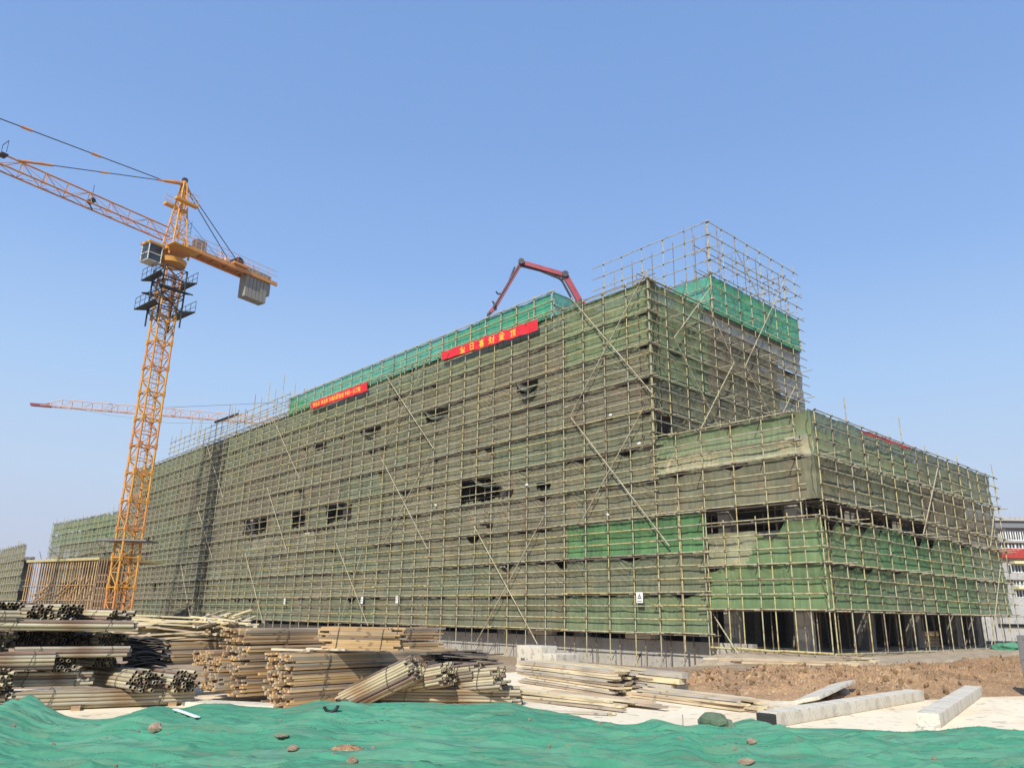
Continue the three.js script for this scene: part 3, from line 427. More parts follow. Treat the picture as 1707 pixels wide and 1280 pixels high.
// ---------------------------------------------------------------- banners with painted characters (strokes on a 10 x 10 cell)
const box4 = (a, b, c, d) => [[a, b], [c, b], [c, d], [a, d], [a, b]];
const CH = {
  jin: [[[5, 0], [.4, 3.6]], [[5, 0], [9.6, 3.6]], [[3, 3.7], [7, 3.7]], [[1.5, 5.7], [8.5, 5.7]], [[5, 3.7], [5, 9.3]], [[2.4, 6.7], [3.4, 8.6]], [[7.6, 6.7], [6.6, 8.6]], [[.8, 9.5], [9.2, 9.5]]],
  ri: [box4(2, .5, 8, 9.5), [[2, 5], [8, 5]]],
  xi: [[[1, 1.2], [9, 1.2]], [[5, 0], [5, 2.6]], [[2, 2.6], [8, 2.6]], box4(2.8, 3.6, 7.2, 5), [[3, 5.4], [3.7, 6.3]], [[7, 5.4], [6.3, 6.3]], [[.5, 6.5], [9.5, 6.5]], box4(2.4, 7.4, 7.6, 9.7)],
  feng: [[[1, 1.8], [5, 1.8]], [[3, 0], [3, 4.2]], [[.5, 4.2], [5.3, 4.2]], [[1, 6.3], [5, 6.3]], [[3, 4.6], [3, 9]], [[.4, 9.2], [5.5, 8.7]], [[5.8, 2.8], [9.8, 2.8]], [[8.3, 0], [8.3, 9.5], [6.8, 8.8]], [[6.3, 4.8], [7.2, 6.2]]],
  ding: [[[.3, 1.2], [4.4, 1.2]], [[2.6, 1.2], [2.6, 9], [1.4, 8.3]], [[4.8, .8], [9.8, .8]], [[7, .8], [6.6, 2.5]], [[5.4, 7], [5.4, 2.5], [9.2, 2.5], [9.2, 7]], [[7.3, 3.8], [7.2, 6], [5, 9.6]], [[7.6, 7.2], [9.6, 9.5]]],
  zhua: [[[.4, 2.4], [4, 2.4]], [[2.4, 0], [2.4, 9.4], [1.2, 8.8]], [[.4, 6.4], [4, 5]], [[9, .6], [5, 1.6], [5, 5.5], [4, 9.6]], [[7, 1.4], [7, 9]], [[8, 1.2], [8.2, 5], [9.8, 9.6]]],
  an: [[[5, 0], [5, 1.4]], [[.8, 3.4], [.8, 1.6], [9.2, 1.6], [9.2, 3.4]], [[4.6, 3], [2.4, 6.6], [8.6, 9.6]], [[7.4, 4.6], [5.4, 8], [1, 9.8]], [[.4, 4.9], [9.6, 4.9]]],
  quan: [[[5, 0], [.4, 4]], [[5, 0], [9.6, 4]], [[2, 4.6], [8, 4.6]], [[2.2, 7], [7.8, 7]], [[5, 4.6], [5, 9.5]], [[.8, 9.5], [9.2, 9.5]]],
  jin2: [[[1, .6], [2.2, 2]], [[.4, 4], [2.4, 4], [2.2, 8], [.4, 9.4]], [[2, 8.4], [4, 9.4], [9.8, 9.4]], [[4, 2.4], [9.4, 2.4]], [[3.6, 5], [9.8, 5]], [[5.4, .4], [5.4, 5], [4.4, 8]], [[8, .4], [8, 8.2]]],
  du: [[[5.4, 0], [5.4, 1.2]], [[9.6, 1.4], [1.6, 1.4], [1.4, 6], [.2, 9.6]], [[2.4, 3.4], [9.6, 3.4]], [[4.4, 2.2], [4.4, 5.4], [7.6, 5.4], [7.6, 2.2]], [[3, 6.4], [8.4, 6.4], [3, 9.8]], [[3.8, 7], [9.6, 9.8]]],
  jia: [[[.4, 2.6], [4.8, 2.6], [4.4, 9], [3.4, 8.4]], [[2.4, .2], [2.2, 5], [.4, 9.6]], box4(6, 2, 9.4, 9)],
  qiang: [[[.6, .8], [3.6, .8], [3.6, 3], [.8, 3], [.8, 5.4], [3.8, 5.4], [3.6, 9], [2.2, 8.6]], box4(5.2, .8, 8.8, 3), box4(4.8, 4.2, 9.4, 7), [[7, 3.2], [7, 9]], [[4.6, 9.2], [9.4, 8.8]]],
  zhi: [[[8.8, .4], [1.6, 1.2], [1.6, 6], [.4, 9.6]], [[2, 3], [9.6, 3]], [[5.6, 1], [5.4, 4.6]], [[3.4, 8.2], [3.4, 4.6], [8.2, 4.6], [8.2, 8.2]], [[5.8, 5.6], [5.6, 8], [3, 9.8]], [[6.4, 8], [9, 9.8]]],
  liang: [box4(2.6, .4, 7.4, 3), [[.4, 3.9], [9.6, 3.9]], box4(2.4, 4.8, 7.6, 7.4), [[5, 4.8], [5, 9.6]], [[1.6, 8.4], [8.4, 8.4]], [[.6, 9.7], [9.4, 9.7]]],
  guan: [[[1.8, .2], [.6, 2]], [[1.6, .9], [4.4, .9]], [[6, .2], [5, 2]], [[6, .9], [9.4, .9]], [[.8, 4], [.8, 2.8], [9.2, 2.8], [9.2, 4]], [[2.8, 4.2], [2.8, 9.6]], box4(2.8, 4.2, 7.6, 6.2), box4(2.8, 7.2, 8, 9.6)],
  li: [[[.4, 1.4], [3.8, 1.4]], [[.4, 4.6], [3.8, 4.6]], [[2.1, 1.4], [2.1, 8]], [[.2, 8.4], [4, 7.4]], box4(4.8, .6, 9.2, 5), [[4.8, 2.8], [9.2, 2.8]], [[7, .6], [7, 9.4]], [[4.8, 7.2], [9.2, 7.2]], [[4.2, 9.5], [9.8, 9.5]]],
  zheng: [[[4, .2], [1.4, 3]], [[3.2, 1.4], [7, 1.4], [5.4, 3.2]], [[1.8, 3.4], [8, 3.4], [8, 7], [1.8, 7]], [[.2, 5.2], [9.8, 5.2]], [[5, 3.4], [5, 9.6], [3.6, 9]]],
  chuang: [[[3, .2], [.4, 3.6]], [[3, .2], [5.8, 3]], [[1.6, 4.2], [4.8, 4.2], [4.6, 6.4], [1.6, 6.4]], [[1.6, 4.2], [1.6, 9.4], [5.4, 9.4], [5.4, 8]], [[7, 1.4], [7, 7.2]], [[9.2, .2], [9.2, 9.6], [8, 9]]],
  yi: [[[.4, 5], [9.6, 5]]],
  liu: [[[1, .8], [2, 2]], [[.4, 3.8], [1.6, 5]], [[.6, 9.4], [2.4, 6]], [[3.4, 1.6], [9.6, 1.6]], [[6, .2], [6.4, 1.4]], [[6, 1.8], [4.4, 4], [8.8, 3.8]], [[4.4, 5.4], [4.2, 8], [3, 9.6]], [[6.3, 5.4], [6.3, 9.2]], [[8.2, 5.4], [8.2, 9.2], [9.8, 8.8]]],
  gong: [[[1, 1.2], [9, 1.2]], [[5, 1.2], [5, 9]], [[.4, 9], [9.6, 9]]],
  cheng: [[[4, .4], [.8, 1.4]], [[.4, 3.2], [4.2, 3.2]], [[2.4, 1], [2.4, 9.6]], [[2.4, 3.6], [.4, 7.4]], [[2.6, 4.4], [4, 6.2]], box4(5.2, .8, 9.2, 3.6), [[4.8, 5], [9.6, 5]], [[5.2, 7], [9.2, 7]], [[7.2, 5], [7.2, 9.4]], [[4.4, 9.4], [9.8, 9.4]]],
};
function bannerTex(w, h, list, sx, size, pitch, bold) { // list of keys, '' is a space
  const c = document.createElement('canvas'); c.width = w; c.height = h; const g = c.getContext('2d');
  g.fillStyle = '#cf2430'; g.fillRect(0, 0, w, h); g.strokeStyle = '#f2cf3c'; g.lineWidth = bold; g.lineCap = 'round'; g.lineJoin = 'round';
  let x = sx; for (const k of list) { if (!k) { x += pitch * .45; continue; } for (const st of CH[k]) { g.beginPath(); st.forEach(([a, b], i) => { const X = x + a / 10 * size, Y = (h - size) / 2 + b / 10 * size; i ? g.lineTo(X, Y) : g.moveTo(X, Y); }); g.stroke(); } x += pitch; }
  const t = new THREE.CanvasTexture(c); t.colorSpace = THREE.SRGBColorSpace; return t;
}
function banner(name, label, tl, tr, br, bl, texture, ripple) { // four corners on the photo, cloth hung just outside the tubes
  const [A, B, C, D] = [tl, tr, br, bl].map(([x, y]) => onF(x, y, .13)); const t = thing(name, label, 'banner', D);
  const m = M(name + '_print', [1, 1, 1], { map: texture, roughness: .75 });
  const at = (s, q, off) => { const p = D.clone().lerp(C, s).lerp(A.clone().lerp(B, s), q); p.z += off + ripple * (fbm(s * 14, q * 1.4, 601, 3) - .5) + .02 * Math.sin(s * 40); p.y -= .05 * Math.abs(Math.sin(s * Math.PI * 6)) * (q > .5 ? 1 : .4); return p.sub(t.position); };
  add('printed_face', gridGeo(90, 8, (s, q) => [at(s, q, .006), s, q]), m, t); add('backing_cloth', gridGeo(90, 8, (s, q) => [at(s, q, 0), s, q]), 'banner_red', t);
  const cord = new MB(t.position); for (const [p, q] of [[A, V(A.x - .35, A.y + .05, .02)], [D, V(D.x - .35, D.y, .02)], [B, V(B.x + .3, B.y, .02)], [C, V(C.x + .3, C.y, .02)]]) cord.bar(p, q, .012, 4); cord.build('tie_cord', 'wire', t);
}
banner('large_banner', 'larger red banner with six big yellow characters, nearer the tall corner', [737, 586], [897, 531], [897, 550], [737, 600], bannerTex(1600, 128, ['jin', 'ri', 'xi', 'feng', 'jin', 'ding'], 330, 92, 168, 9), .10);
banner('small_banner', 'smaller red banner with one tight row of small yellow characters, left of the larger one', [518, 670], [612, 636], [612, 651], [518, 682], bannerTex(1600, 118, ['zhua', 'an', 'quan', '', 'zhua', 'jin2', 'du', '', 'jia', 'qiang', 'zhi', 'liang', 'guan', 'li', '', 'zheng', 'chuang', 'yi', 'liu', 'gong', 'cheng'], 70, 62, 70, 6), .08);

// ---------------------------------------------------------------- small boards on the nets
{
  const p = onF(1066.5, 996, .11), t = thing('warning_board', 'small white warning board with a black triangle on the front nets', 'sign', p);
  new MB().box(-.19, -.24, -.012, .19, .24, .012).build('board', 'sign_white', t);
  const s = new THREE.Shape(); s.moveTo(-.13, -.06); s.lineTo(.13, -.06); s.lineTo(0, .18); s.closePath(); const h = new THREE.Path(); h.moveTo(-.07, -.025); h.lineTo(0, .10); h.lineTo(.07, -.025); h.closePath(); s.holes.push(h);
  const g = new THREE.ExtrudeGeometry(s, { depth: .004, bevelEnabled: false }); g.translate(0, 0, .0125); add('triangle_mark', g, 'black_ink', t);
  new MB().box(-.012, -.015, .0125, .012, .06, .0165).box(-.14, -.17, .0125, .14, -.14, .0165).build('mark', 'black_ink', t);
}
[['board hanging by the leftmost of the three low nets tags', 474, 1002, .1], ['middle of the three', 603, 1000, .13], ['rightmost of the three', 661.5, 999, .13]].forEach(([, x, y, w], i) => {
  const p = onF(x, y, .1), t = thing('tag_board', ['small pale tag board low on the long front, leftmost of three', 'small pale tag board low on the long front, middle of three', 'small pale tag board low on the long front, rightmost of three'][i], 'sign', p, 'pale tag boards on the front nets');
  new MB().box(-w, -.24, -.012, w, .22, .012).build('board', 'sign_white', t); new MB().box(-w * .6, -.1, .0125, w * .6, -.06, .0165).box(-w * .6, .03, .0125, w * .6, .06, .0165).build('mark', 'black_ink', t);
});
{ // crumpled white sacks caught on the scaffold
  const lump = (seed) => { const g = new THREE.IcosahedronGeometry(1, 2), q = g.attributes.position; for (let i = 0; i < q.count; i++) { const k = .7 + .6 * vn(q.getX(i) * 2.3 + 9, q.getY(i) * 2.3 + q.getZ(i) * 2.9 + 9, seed); q.setXYZ(i, q.getX(i) * k, q.getY(i) * k, q.getZ(i) * k); } g.computeVertexNormals(); return g; };
  [[1013, 858, .16], [1018, 692, .2], [1066, 739, .2], [878, 808, .22], [726, 842, .2]].forEach(([x, y, r], i) => { const o = add('white_sack', lump(700 + i), 'sign_white'); const p = onF(x, y, .02); o.position.copy(p); o.scale.set(r * .55, r * .28, r * .25); tag(o, ['crumpled white sack on the top edge of the bright green front sheet', 'crumpled white scrap below the large tears of the front net', 'white scrap caught beside the dark opening at the tower corner', 'white board scrap at the right end of the widest black opening', 'white roll lying left of the widest black opening'][i], 'sack'); });
}

{ // faded red cloth along the top rail of the side scaffold
  const A = onR(1436, 717, .09), B = onR(1520, 747, .09), o = add('red_cloth', gridGeo(60, 6, (s, q) => { const p = A.clone().lerp(B, s); p.y += .02 - (.06 + .10 * Math.abs(Math.sin(s * 9.4))) * q; p.x += .05 * (fbm(s * 22, q * 2, 611, 2) - .5); return [p, s * 4, q]; }), 'red_wall'); tag(o, 'torn faded red cloth strip along the top rail of the low block side', 'cloth strip'); }

// ---------------------------------------------------------------- worker bending in a window opening
{
  const p = onF(419, 887, -.42); const t = thing('person', 'worker in white helmet and pale shirt bending over inside a front opening', 'person', p); t.rotation.y = -.9; t.scale.setScalar(1.18);
  const H = { hip: V(0, .86, 0), chest: V(-.42, 1.12, 0), neck: V(-.56, 1.17, 0), head: V(-.72, 1.17, 0) };
  const bones = [];
  const B = (a, b, r1, r2) => bones.push([a, b, r1, r2]);
  B(H.hip, H.chest, .155, .175); B(H.chest, H.neck, .13, .06); B(H.neck, H.head, .055, .085);
  for (const s of [-1, 1]) { const h = V(.02, .84, .1 * s), k = V(-.08 + .05 * s, .45, .13 * s), f = V(.02 + .1 * s, .06, .13 * s); B(h, k, .10, .07); B(k, f, .065, .045); B(f, V(f.x - .16, .04, f.z), .05, .035); const sh = V(-.44, 1.13, .2 * s), el = V(-.50, .86, .26 * s), wr = V(-.62, .66, .2 * s); B(sh, el, .06, .045); B(el, wr, .045, .032); for (let i = 0; i < 5; i++) { const q = V(wr.x - .02, wr.y - .07, wr.z + (i - 2) * .017); B(wr, q, .028, .014); B(q, V(q.x - .015, q.y - .06 - .01 * (i % 3), q.z + (i === 4 ? .04 * s : 0)), .011, .008); } }
  const field = (q) => { let d = 9; for (const [a, b, r1, r2] of bones) { const ab = b.clone().sub(a), h = clamp01(q.clone().sub(a).dot(ab) / ab.lengthSq()), e = q.distanceTo(a.clone().addScaledVector(ab, h)) - (r1 + (r2 - r1) * h); const k = .03, m = Math.max(k - Math.abs(d - e), 0) / k; d = Math.min(d, e) - m * m * k * .25; } return d; };
  const N = 64, mc = new MarchingCubes(N, mats.shirt, false, false, 60000); mc.isolation = 0; mc.reset();
  const S = .75, c = V(-.35, .66, 0); // cube half size and centre
  for (let z = 0; z < N; z++) for (let y = 0; y < N; y++) for (let x = 0; x < N; x++) mc.field[z * N * N + y * N + x] = -field(V((x / N * 2 - 1) * S + c.x, (y / N * 2 - 1) * S + c.y, (z / N * 2 - 1) * S + c.z));
  mc.update(); const g = new THREE.BufferGeometry(), n = mc.count;
  const pos = Array.from(mc.positionArray.slice(0, n * 3)), nor = Array.from(mc.normalArray.slice(0, n * 3)), colr = [];
  for (let i = 0; i < n; i++) { pos[i * 3] = pos[i * 3] * S + c.x; pos[i * 3 + 1] = pos[i * 3 + 1] * S + c.y; pos[i * 3 + 2] = pos[i * 3 + 2] * S + c.z; const X = pos[i * 3], Y = pos[i * 3 + 1]; const k = X < -.58 && Y > 1 ? [.36, .2, .13] : Y < .72 && X < -.5 ? [.36, .2, .13] : Y < .84 ? [.03, .035, .05] : [.68, .68, .66]; colr.push(...k); }
  g.setAttribute('position', new THREE.Float32BufferAttribute(pos, 3)); g.setAttribute('normal', new THREE.Float32BufferAttribute(nor, 3)); g.setAttribute('color', new THREE.Float32BufferAttribute(colr, 3));
  const bm = M('worker_body', [1, 1, 1], { vertexColors: true, roughness: .9 }); add('body', g, bm, t);
  const hl = add('helmet', new THREE.SphereGeometry(.125, 18, 10, 0, Math.PI * 2, 0, Math.PI * .55), 'helmet', t); hl.position.set(-.77, 1.19, 0); hl.rotation.z = 1.1;
  const br = add('helmet_brim', new THREE.CylinderGeometry(.15, .15, .012, 20), 'helmet', t); br.position.set(-.755, 1.19, 0); br.rotation.z = 1.1;
}

// ---------------------------------------------------------------- lattice helpers for the cranes
function lattice(mb, P, nx, d0, d1, chord, brace, faces = [[0, 1], [1, 2], [2, 3], [3, 0]]) { // P(i) -> corner points of frame i
  for (let i = 0; i < nx; i++) { const a = P(i), b = P(i + 1); a.forEach((p, k) => mb.bar(p, b[k], chord, 5)); for (const [j, k] of faces) { mb.bar(b[j], b[k], brace, 4); (i + j) % 2 ? mb.bar(a[j], b[k], brace, 4) : mb.bar(a[k], b[j], brace, 4); } }
}
{
  const base0 = atD(197.5, 1005, 66), base = V(base0.x, -.7, base0.z);
  const t = thing('tower_crane', 'orange yellow tower crane with lattice mast standing at the left of the long front', 'crane', base);
  const vh = V(-FW.x, 0, -FW.z).normalize(), toCam = EYE.clone().sub(base).setY(0).normalize();
  // wide face turned to the right of the viewer
  const a = .42, fx = toCam.clone().applyAxisAngle(YUP, a), fz = fx.clone().applyAxisAngle(YUP, Math.PI / 2), hw = .78;
  const corner = (y, k, s = hw) => base.clone().addScaledVector(fx, (k === 0 || k === 3 ? 1 : -1) * s).addScaledVector(fz, (k < 2 ? 1 : -1) * s).setY(y);
  const cs = (y, s = hw) => [0, 1, 2, 3].map((k) => corner(y, k, s));
  const topY = yAt(base, 452), secH = 2.5, nSec = Math.ceil((topY + .7) / secH), y0 = topY - nSec * secH;
  for (let i = 0; i < nSec; i++) {
    const mb = new MB(base), yb = y0 + i * secH; lattice(mb, (k) => cs(yb + k * secH / 2), 2, 0, 0, .105, .05);
    for (const q of cs(yb)) mb.obox(q.clone().setY(yb), fx, YUP, fz, .24, .5, .24);
    mb.bar(corner(yb, 0), corner(yb, 1), .075, 4); mb.bar(corner(yb, 1), corner(yb, 2), .075, 4); mb.bar(corner(yb, 2), corner(yb, 3), .075, 4); mb.bar(corner(yb, 3), corner(yb, 0), .075, 4);
    mb.build('mast_section', i % 3 === 1 ? 'crane_orange' : 'crane_yellow', t);
  }
  { const mb = new MB(base), c = base.clone().addScaledVector(fx, .1); for (const s of [-.2, .2]) mb.bar(c.clone().addScaledVector(fz, s).setY(0), c.clone().addScaledVector(fz, s).setY(topY), .025, 4); for (let y = 0; y < topY; y += .4) mb.bar(c.clone().addScaledVector(fz, -.2).setY(y), c.clone().addScaledVector(fz, .2).setY(y), .018, 4); mb.build('ladder', 'crane_orange', t); }
  { // blue grey guard shelf round the mast
    const y = yAt(base, 902), mb = new MB(base); mb.obox(base.clone().setY(y), RH, YUP, RH.clone().cross(YUP), 4.2, .12, 2.4); mb.build('guard_shelf', 'roof_grey', t); }
  // dark climbing cage with three decks
  const ya = yAt(base, 545), yc = yAt(base, 452), cage = new MB(base);
  lattice(cage, (i) => cs(ya + (yc - ya) * i / 4, 1.12), 4, 0, 0, .085, .05); cage.build('climbing_cage', 'crane_dark', t);
  for (const [py, ex, rail] of [[464, 1.85, 1], [484, 1.7, 0], [512, 2.0, 1]]) {
    const y = yAt(base, py + 6), d = new MB(base), r = new MB(base);
    for (let k = 0; k < 4; k++) { const p = corner(y, k, ex), q = corner(y, (k + 1) % 4, ex), p2 = corner(y, k, 1.15), q2 = corner(y, (k + 1) % 4, 1.15); const lift = V(0, .08, 0); if ((k % 2 === 0) !== !!rail) { d.bar(p2, q2, .06, 4); continue; } d.quad(p, q, q2, p2, 3, 1).quad(p.clone().add(lift), p2.clone().add(lift), q2.clone().add(lift), q.clone().add(lift), 3, 1).bar(p, q, .07, 4).bar(p, p2, .06, 4); const n = 4; if (rail) { for (let i = 0; i <= n; i++) { const e = p.clone().lerp(q, i / n); r.bar(e, e.clone().setY(y + 1.15), .028, 4); } r.bar(p.clone().setY(y + 1.15), q.clone().setY(y + 1.15), .028, 4).bar(p.clone().setY(y + .6), q.clone().setY(y + .6), .022, 4); } }
    d.build('deck', 'crane_dark', t); if (rail) r.build('deck_railing', 'crane_dark', t);
  }
  // slewing part, jib direction read from the photo
  const yS = yAt(base, 432), piv = V(base.x, yS, base.z), jibY = yAt(base, 404);
  const j1 = atY(0, 279, jibY), jd = j1.clone().sub(V(base.x, jibY, base.z)).setY(0).normalize(), js = jd.clone().cross(YUP).normalize();
  { const g = new THREE.CylinderGeometry(1.35, 1.25, .45, 28); const o = add('slewing_ring', g, 'crane_yellow', t); o.position.copy(piv).sub(base).add(V(0, -.45, 0)); }
  { const mb = new MB(base), c = piv.clone().add(V(0, .7, 0)); mb.obox(c, jd, YUP, js, 2.3, .3, 2.2); for (const s of [-1, 1]) for (const q of [-1, 1]) mb.bar(piv.clone().addScaledVector(jd, s).addScaledVector(js, q), c.clone().addScaledVector(jd, s * 1.05).addScaledVector(js, q), .12, 4); mb.obox(c.clone().add(V(0, -.1, 0)).addScaledVector(js, -1.8), jd, YUP, js, 3, .1, 1.4); mb.obox(c.clone().add(V(0, -.1, 0)).addScaledVector(js, 1.7), jd, YUP, js, 2.6, .1, 1.2); mb.build('turntable', 'crane_yellow', t);
    const r = new MB(base); for (const sd of [-2.45, 2.25]) { for (let i = -2; i <= 2; i++) r.bar(c.clone().addScaledVector(js, sd).addScaledVector(jd, i * .7), c.clone().addScaledVector(js, sd).addScaledVector(jd, i * .7).add(V(0, 1, 0)), .03, 4); for (const h of [.5, 1]) r.bar(c.clone().addScaledVector(js, sd).addScaledVector(jd, -1.4).add(V(0, h, 0)), c.clone().addScaledVector(js, sd).addScaledVector(jd, 1.4).add(V(0, h, 0)), .03, 4); } r.build('turntable_railing', 'crane_yellow', t); }
  // tower head: tapering A shape
  const yH = yAt(base, 306), head = V(base.x, yH, base.z);
  { const mb = new MB(base); const fr = (i) => { const k = i / 7, y = yS + .8 + (yH - yS - .8) * k, s = 1.0 * (1 - k) + .2 * k; return [[1, 1], [-1, 1], [-1, -1], [1, -1]].map(([p, q]) => V(base.x, y, base.z).addScaledVector(jd, p * s * .8).addScaledVector(js, q * s)); }; lattice(mb, fr, 7, 0, 0, .09, .045); mb.build('tower_head', 'crane_yellow', t);
    const c = yAt(base, 342), d = new MB(base); for (const s of [-1, 1]) d.obox(V(base.x, c, base.z).addScaledVector(js, s * .95), jd, YUP, js, 2.4, .22, .55); d.build('head_deck', 'crane_yellow', t);
    const r = new MB(base); for (const s of [-1.2, 1.2]) { for (let i = -2; i <= 2; i++) r.bar(V(base.x, c, base.z).addScaledVector(js, s).addScaledVector(jd, i * .55), V(base.x, c + 1.1, base.z).addScaledVector(js, s).addScaledVector(jd, i * .55), .025, 4); for (const h of [.6, 1.1]) r.bar(V(base.x, c + h, base.z).addScaledVector(js, s).addScaledVector(jd, -1.1), V(base.x, c + h, base.z).addScaledVector(js, s).addScaledVector(jd, 1.1), .025, 4); } r.build('head_railing', 'crane_yellow', t);
    const n = new MB(base); n.bar(head, head.clone().addScaledVector(jd, 2.1).add(V(0, -.75, 0)), .24, 4, .16).bar(head, head.clone().addScaledVector(jd, -.9).add(V(0, -.9, 0)), .2, 4, .1).bar(head.clone().add(V(0, -1.6, 0)), head.clone().add(V(0, .2, 0)), .26, 6); n.build('head_beam', 'crane_orange', t);
    const pl = add('head_sheave', new THREE.CylinderGeometry(.3, .3, .2, 18), 'crane_dark', t); pl.rotation.x = Math.PI / 2; pl.rotation.z = Math.atan2(js.x, js.z); pl.position.copy(head).sub(base).add(V(0, .35, 0));
    const cg = new MB(base), lx = V(base.x, 0, base.z).addScaledVector(jd, -1.25); const l0 = yAt(base, 395), l1 = yAt(base, 362); for (const s of [-.3, .3]) cg.bar(lx.clone().addScaledVector(js, s).setY(l0), lx.clone().addScaledVector(js, s).setY(l1), .025, 4); for (let y = l0; y < l1; y += .5) cg.bar(lx.clone().addScaledVector(js, -.3).setY(y), lx.clone().addScaledVector(js, .3).setY(y), .02, 4); cg.build('head_ladder', 'cable', t); }
  // jib in sections: triangular truss, two lower chords and one upper
  const jp = (d, k) => V(base.x, jibY, base.z).addScaledVector(jd, d).add(V(0, k === 2 ? 1.25 : 0, 0)).addScaledVector(js, k === 0 ? .62 : k === 1 ? -.62 : 0);
  const jl = 46, seg = 5.75; for (let s = 0; s < jl / seg; s++) { const mb = new MB(base); lattice(mb, (i) => [0, 1, 2].map((k) => jp(1 + s * seg + i * seg / 3, k)), 3, 0, 0, .08, .03, [[0, 1], [1, 2], [2, 0]]); mb.build('jib_section', 'crane_orange', t); }
  { const c = V(base.x, jibY, base.z); const w = onRay(151, 338, c, js); const d = w.clone().sub(c).dot(jd); const o = add('trolley_winch', new THREE.CylinderGeometry(.24, .24, .7, 20), 'crane_dark', t); o.position.copy(jp(d, 2)).add(V(0, -.75, 0)).sub(base); o.quaternion.setFromUnitVectors(YUP, js); const a2 = new MB(base); a2.bar(jp(d - .5, 0), jp(d + .5, 1), .06, 4).bar(jp(d, 2), jp(d, 2).add(V(0, .9, 0)), .03, 4); a2.build('winch_frame', 'crane_dark', t);
    const e = onRay(2, 268, c, js).sub(c).dot(jd), k = new MB(base); for (const s of [-.55, .55]) k.bar(jp(e, 2).addScaledVector(js, s), jp(e, 2).addScaledVector(js, s).add(V(0, 1.1, 0)), .03, 4); k.bar(jp(e, 2).addScaledVector(js, -.55).add(V(0, 1.1, 0)), jp(e, 2).addScaledVector(js, .55).add(V(0, 1.1, 0)), .03, 4); k.obox(jp(e, 2).add(V(0, -.1, 0)), jd, YUP, js, .5, .15, .8); k.build('jib_basket', 'crane_dark', t);
    // tie bars from the head to the jib
    const h1 = head.clone().addScaledVector(jd, 2.1).add(V(0, -.75, 0)), near = onRay(27, 274, c.clone().add(V(0, 1.25, 0)), js).sub(c).dot(jd), b1 = jp(near, 2), dir = b1.clone().sub(h1).normalize();
    const L1 = b1.distanceTo(h1), m = new MB(base); m.bar(h1, b1, .045, 5); m.build('inner_tie_bar', 'cable', t); const f = new MB(base); f.bar(h1.clone().addScaledVector(dir, L1 - 2.9), b1, .13, 4); for (const s of [.42, .0]) f.bar(h1.clone().addScaledVector(dir, L1 * s), h1.clone().addScaledVector(dir, L1 * s + .8), .1, 4); f.build('tie_fitting', 'crane_orange', t);
    const b2 = jp(43, 2), d2 = b2.clone().sub(h1).normalize(), m2 = new MB(base); m2.bar(h1, b2, .05, 5); m2.build('outer_tie_bar', 'cable', t); const f2 = new MB(base); for (const px of [53, 168]) { const q = onRay(px, px === 53 ? 219 : 263, h1, js).sub(h1).dot(jd) / d2.dot(jd); f2.bar(h1.clone().addScaledVector(d2, q), h1.clone().addScaledVector(d2, q + .9), .12, 4); } f2.build('tie_fitting', 'crane_orange', t); }
  // counter jib
  const cj = (d, y, s) => V(base.x, jibY + y, base.z).addScaledVector(jd, -d).addScaledVector(js, s);
  const cL = -onRay(458, 484, V(base.x, jibY, base.z), js).sub(base).dot(jd) - 1.0;
  { const mb = new MB(base); for (const s of [-.75, .75]) mb.obox(cj(cL / 2 + .6, -.25, s), jd, YUP, js, cL, .4, .2); for (let d = 1.5; d < cL; d += 1.5) mb.bar(cj(d, -.25, -.75), cj(d, -.25, .75), .08, 4); mb.obox(cj(cL / 2 - 1, -.05, 0), jd, YUP, js, cL - 4, .06, 1.4); for (let d = 1.4; d < cL - 2; d += 3) mb.bar(cj(d, -.45, -.75), cj(d + 1.5, -.45, .75), .05, 4); mb.build('counter_jib', 'crane_orange', t);
    const r = new MB(base); for (const s of [-.9, .9]) { for (let d = 1.4; d <= cL; d += 1.3) r.bar(cj(d, 0, s), cj(d, 1.15, s), .024, 4); for (const h of [.6, 1.15]) r.bar(cj(1.4, h, s), cj(cL + .4, h, s), .024, 4); } r.build('counter_jib_railing', 'crane_orange', t);
    const e = new MB(base); e.obox(cj(2.5, .6, -.1), jd, YUP, js, 1.1, 1.1, .9); e.build('electric_cabinet', 'roof_grey', t);
    for (const d of [5.4, 8.2, 9.4]) { const q = new MB(base); q.bar(cj(d, .05, .5), cj(d, 1.5, .5), .05, 4).bar(cj(d + .6, .05, .5), cj(d + .6, 1.2, .5), .05, 4).bar(cj(d, 1.5, .5), cj(d + .6, .7, .5), .05, 4).obox(cj(d + .3, .3, 0), jd, YUP, js, .5, .5, .9); q.build('bracket', 'far_crane', t); }
    const wi = add('hoist_drum', new THREE.CylinderGeometry(.5, .5, 1.3, 20), 'crane_dark', t); wi.position.copy(cj(cL - 4.3, .6, 0)).sub(base); wi.quaternion.setFromUnitVectors(YUP, js); const wf = new MB(base); wf.obox(cj(cL - 4.3, .12, 0), jd, YUP, js, 1.8, .25, 2.2); wf.build('hoist_frame', 'crane_orange', t);
    for (let i = 0; i < 7; i++) { const q = new MB(base), hgt = i > 5 ? 2.3 : 3.35; q.obox(cj(cL - 3.0 + i * .46, (.5) - hgt / 2, 0), jd, YUP, js, .40, hgt, i > 5 ? 1.0 : 1.15); q.build('counterweight', 'concrete', t); }
    for (const s of [-.6, .6]) { const c = new MB(base); c.bar(head.clone().addScaledVector(jd, -.9).add(V(0, -.9, 0)).addScaledVector(js, s * .3), cj(cL - 3.9, 0, s), .05, 5); c.build('counter_tie', 'cable', t); }
    const c = new MB(base); c.bar(head.clone().add(V(0, -3, 0)), cj(cL - 6.5, .4, .1), .02, 4); c.build('hoist_rope', 'cable', t); }
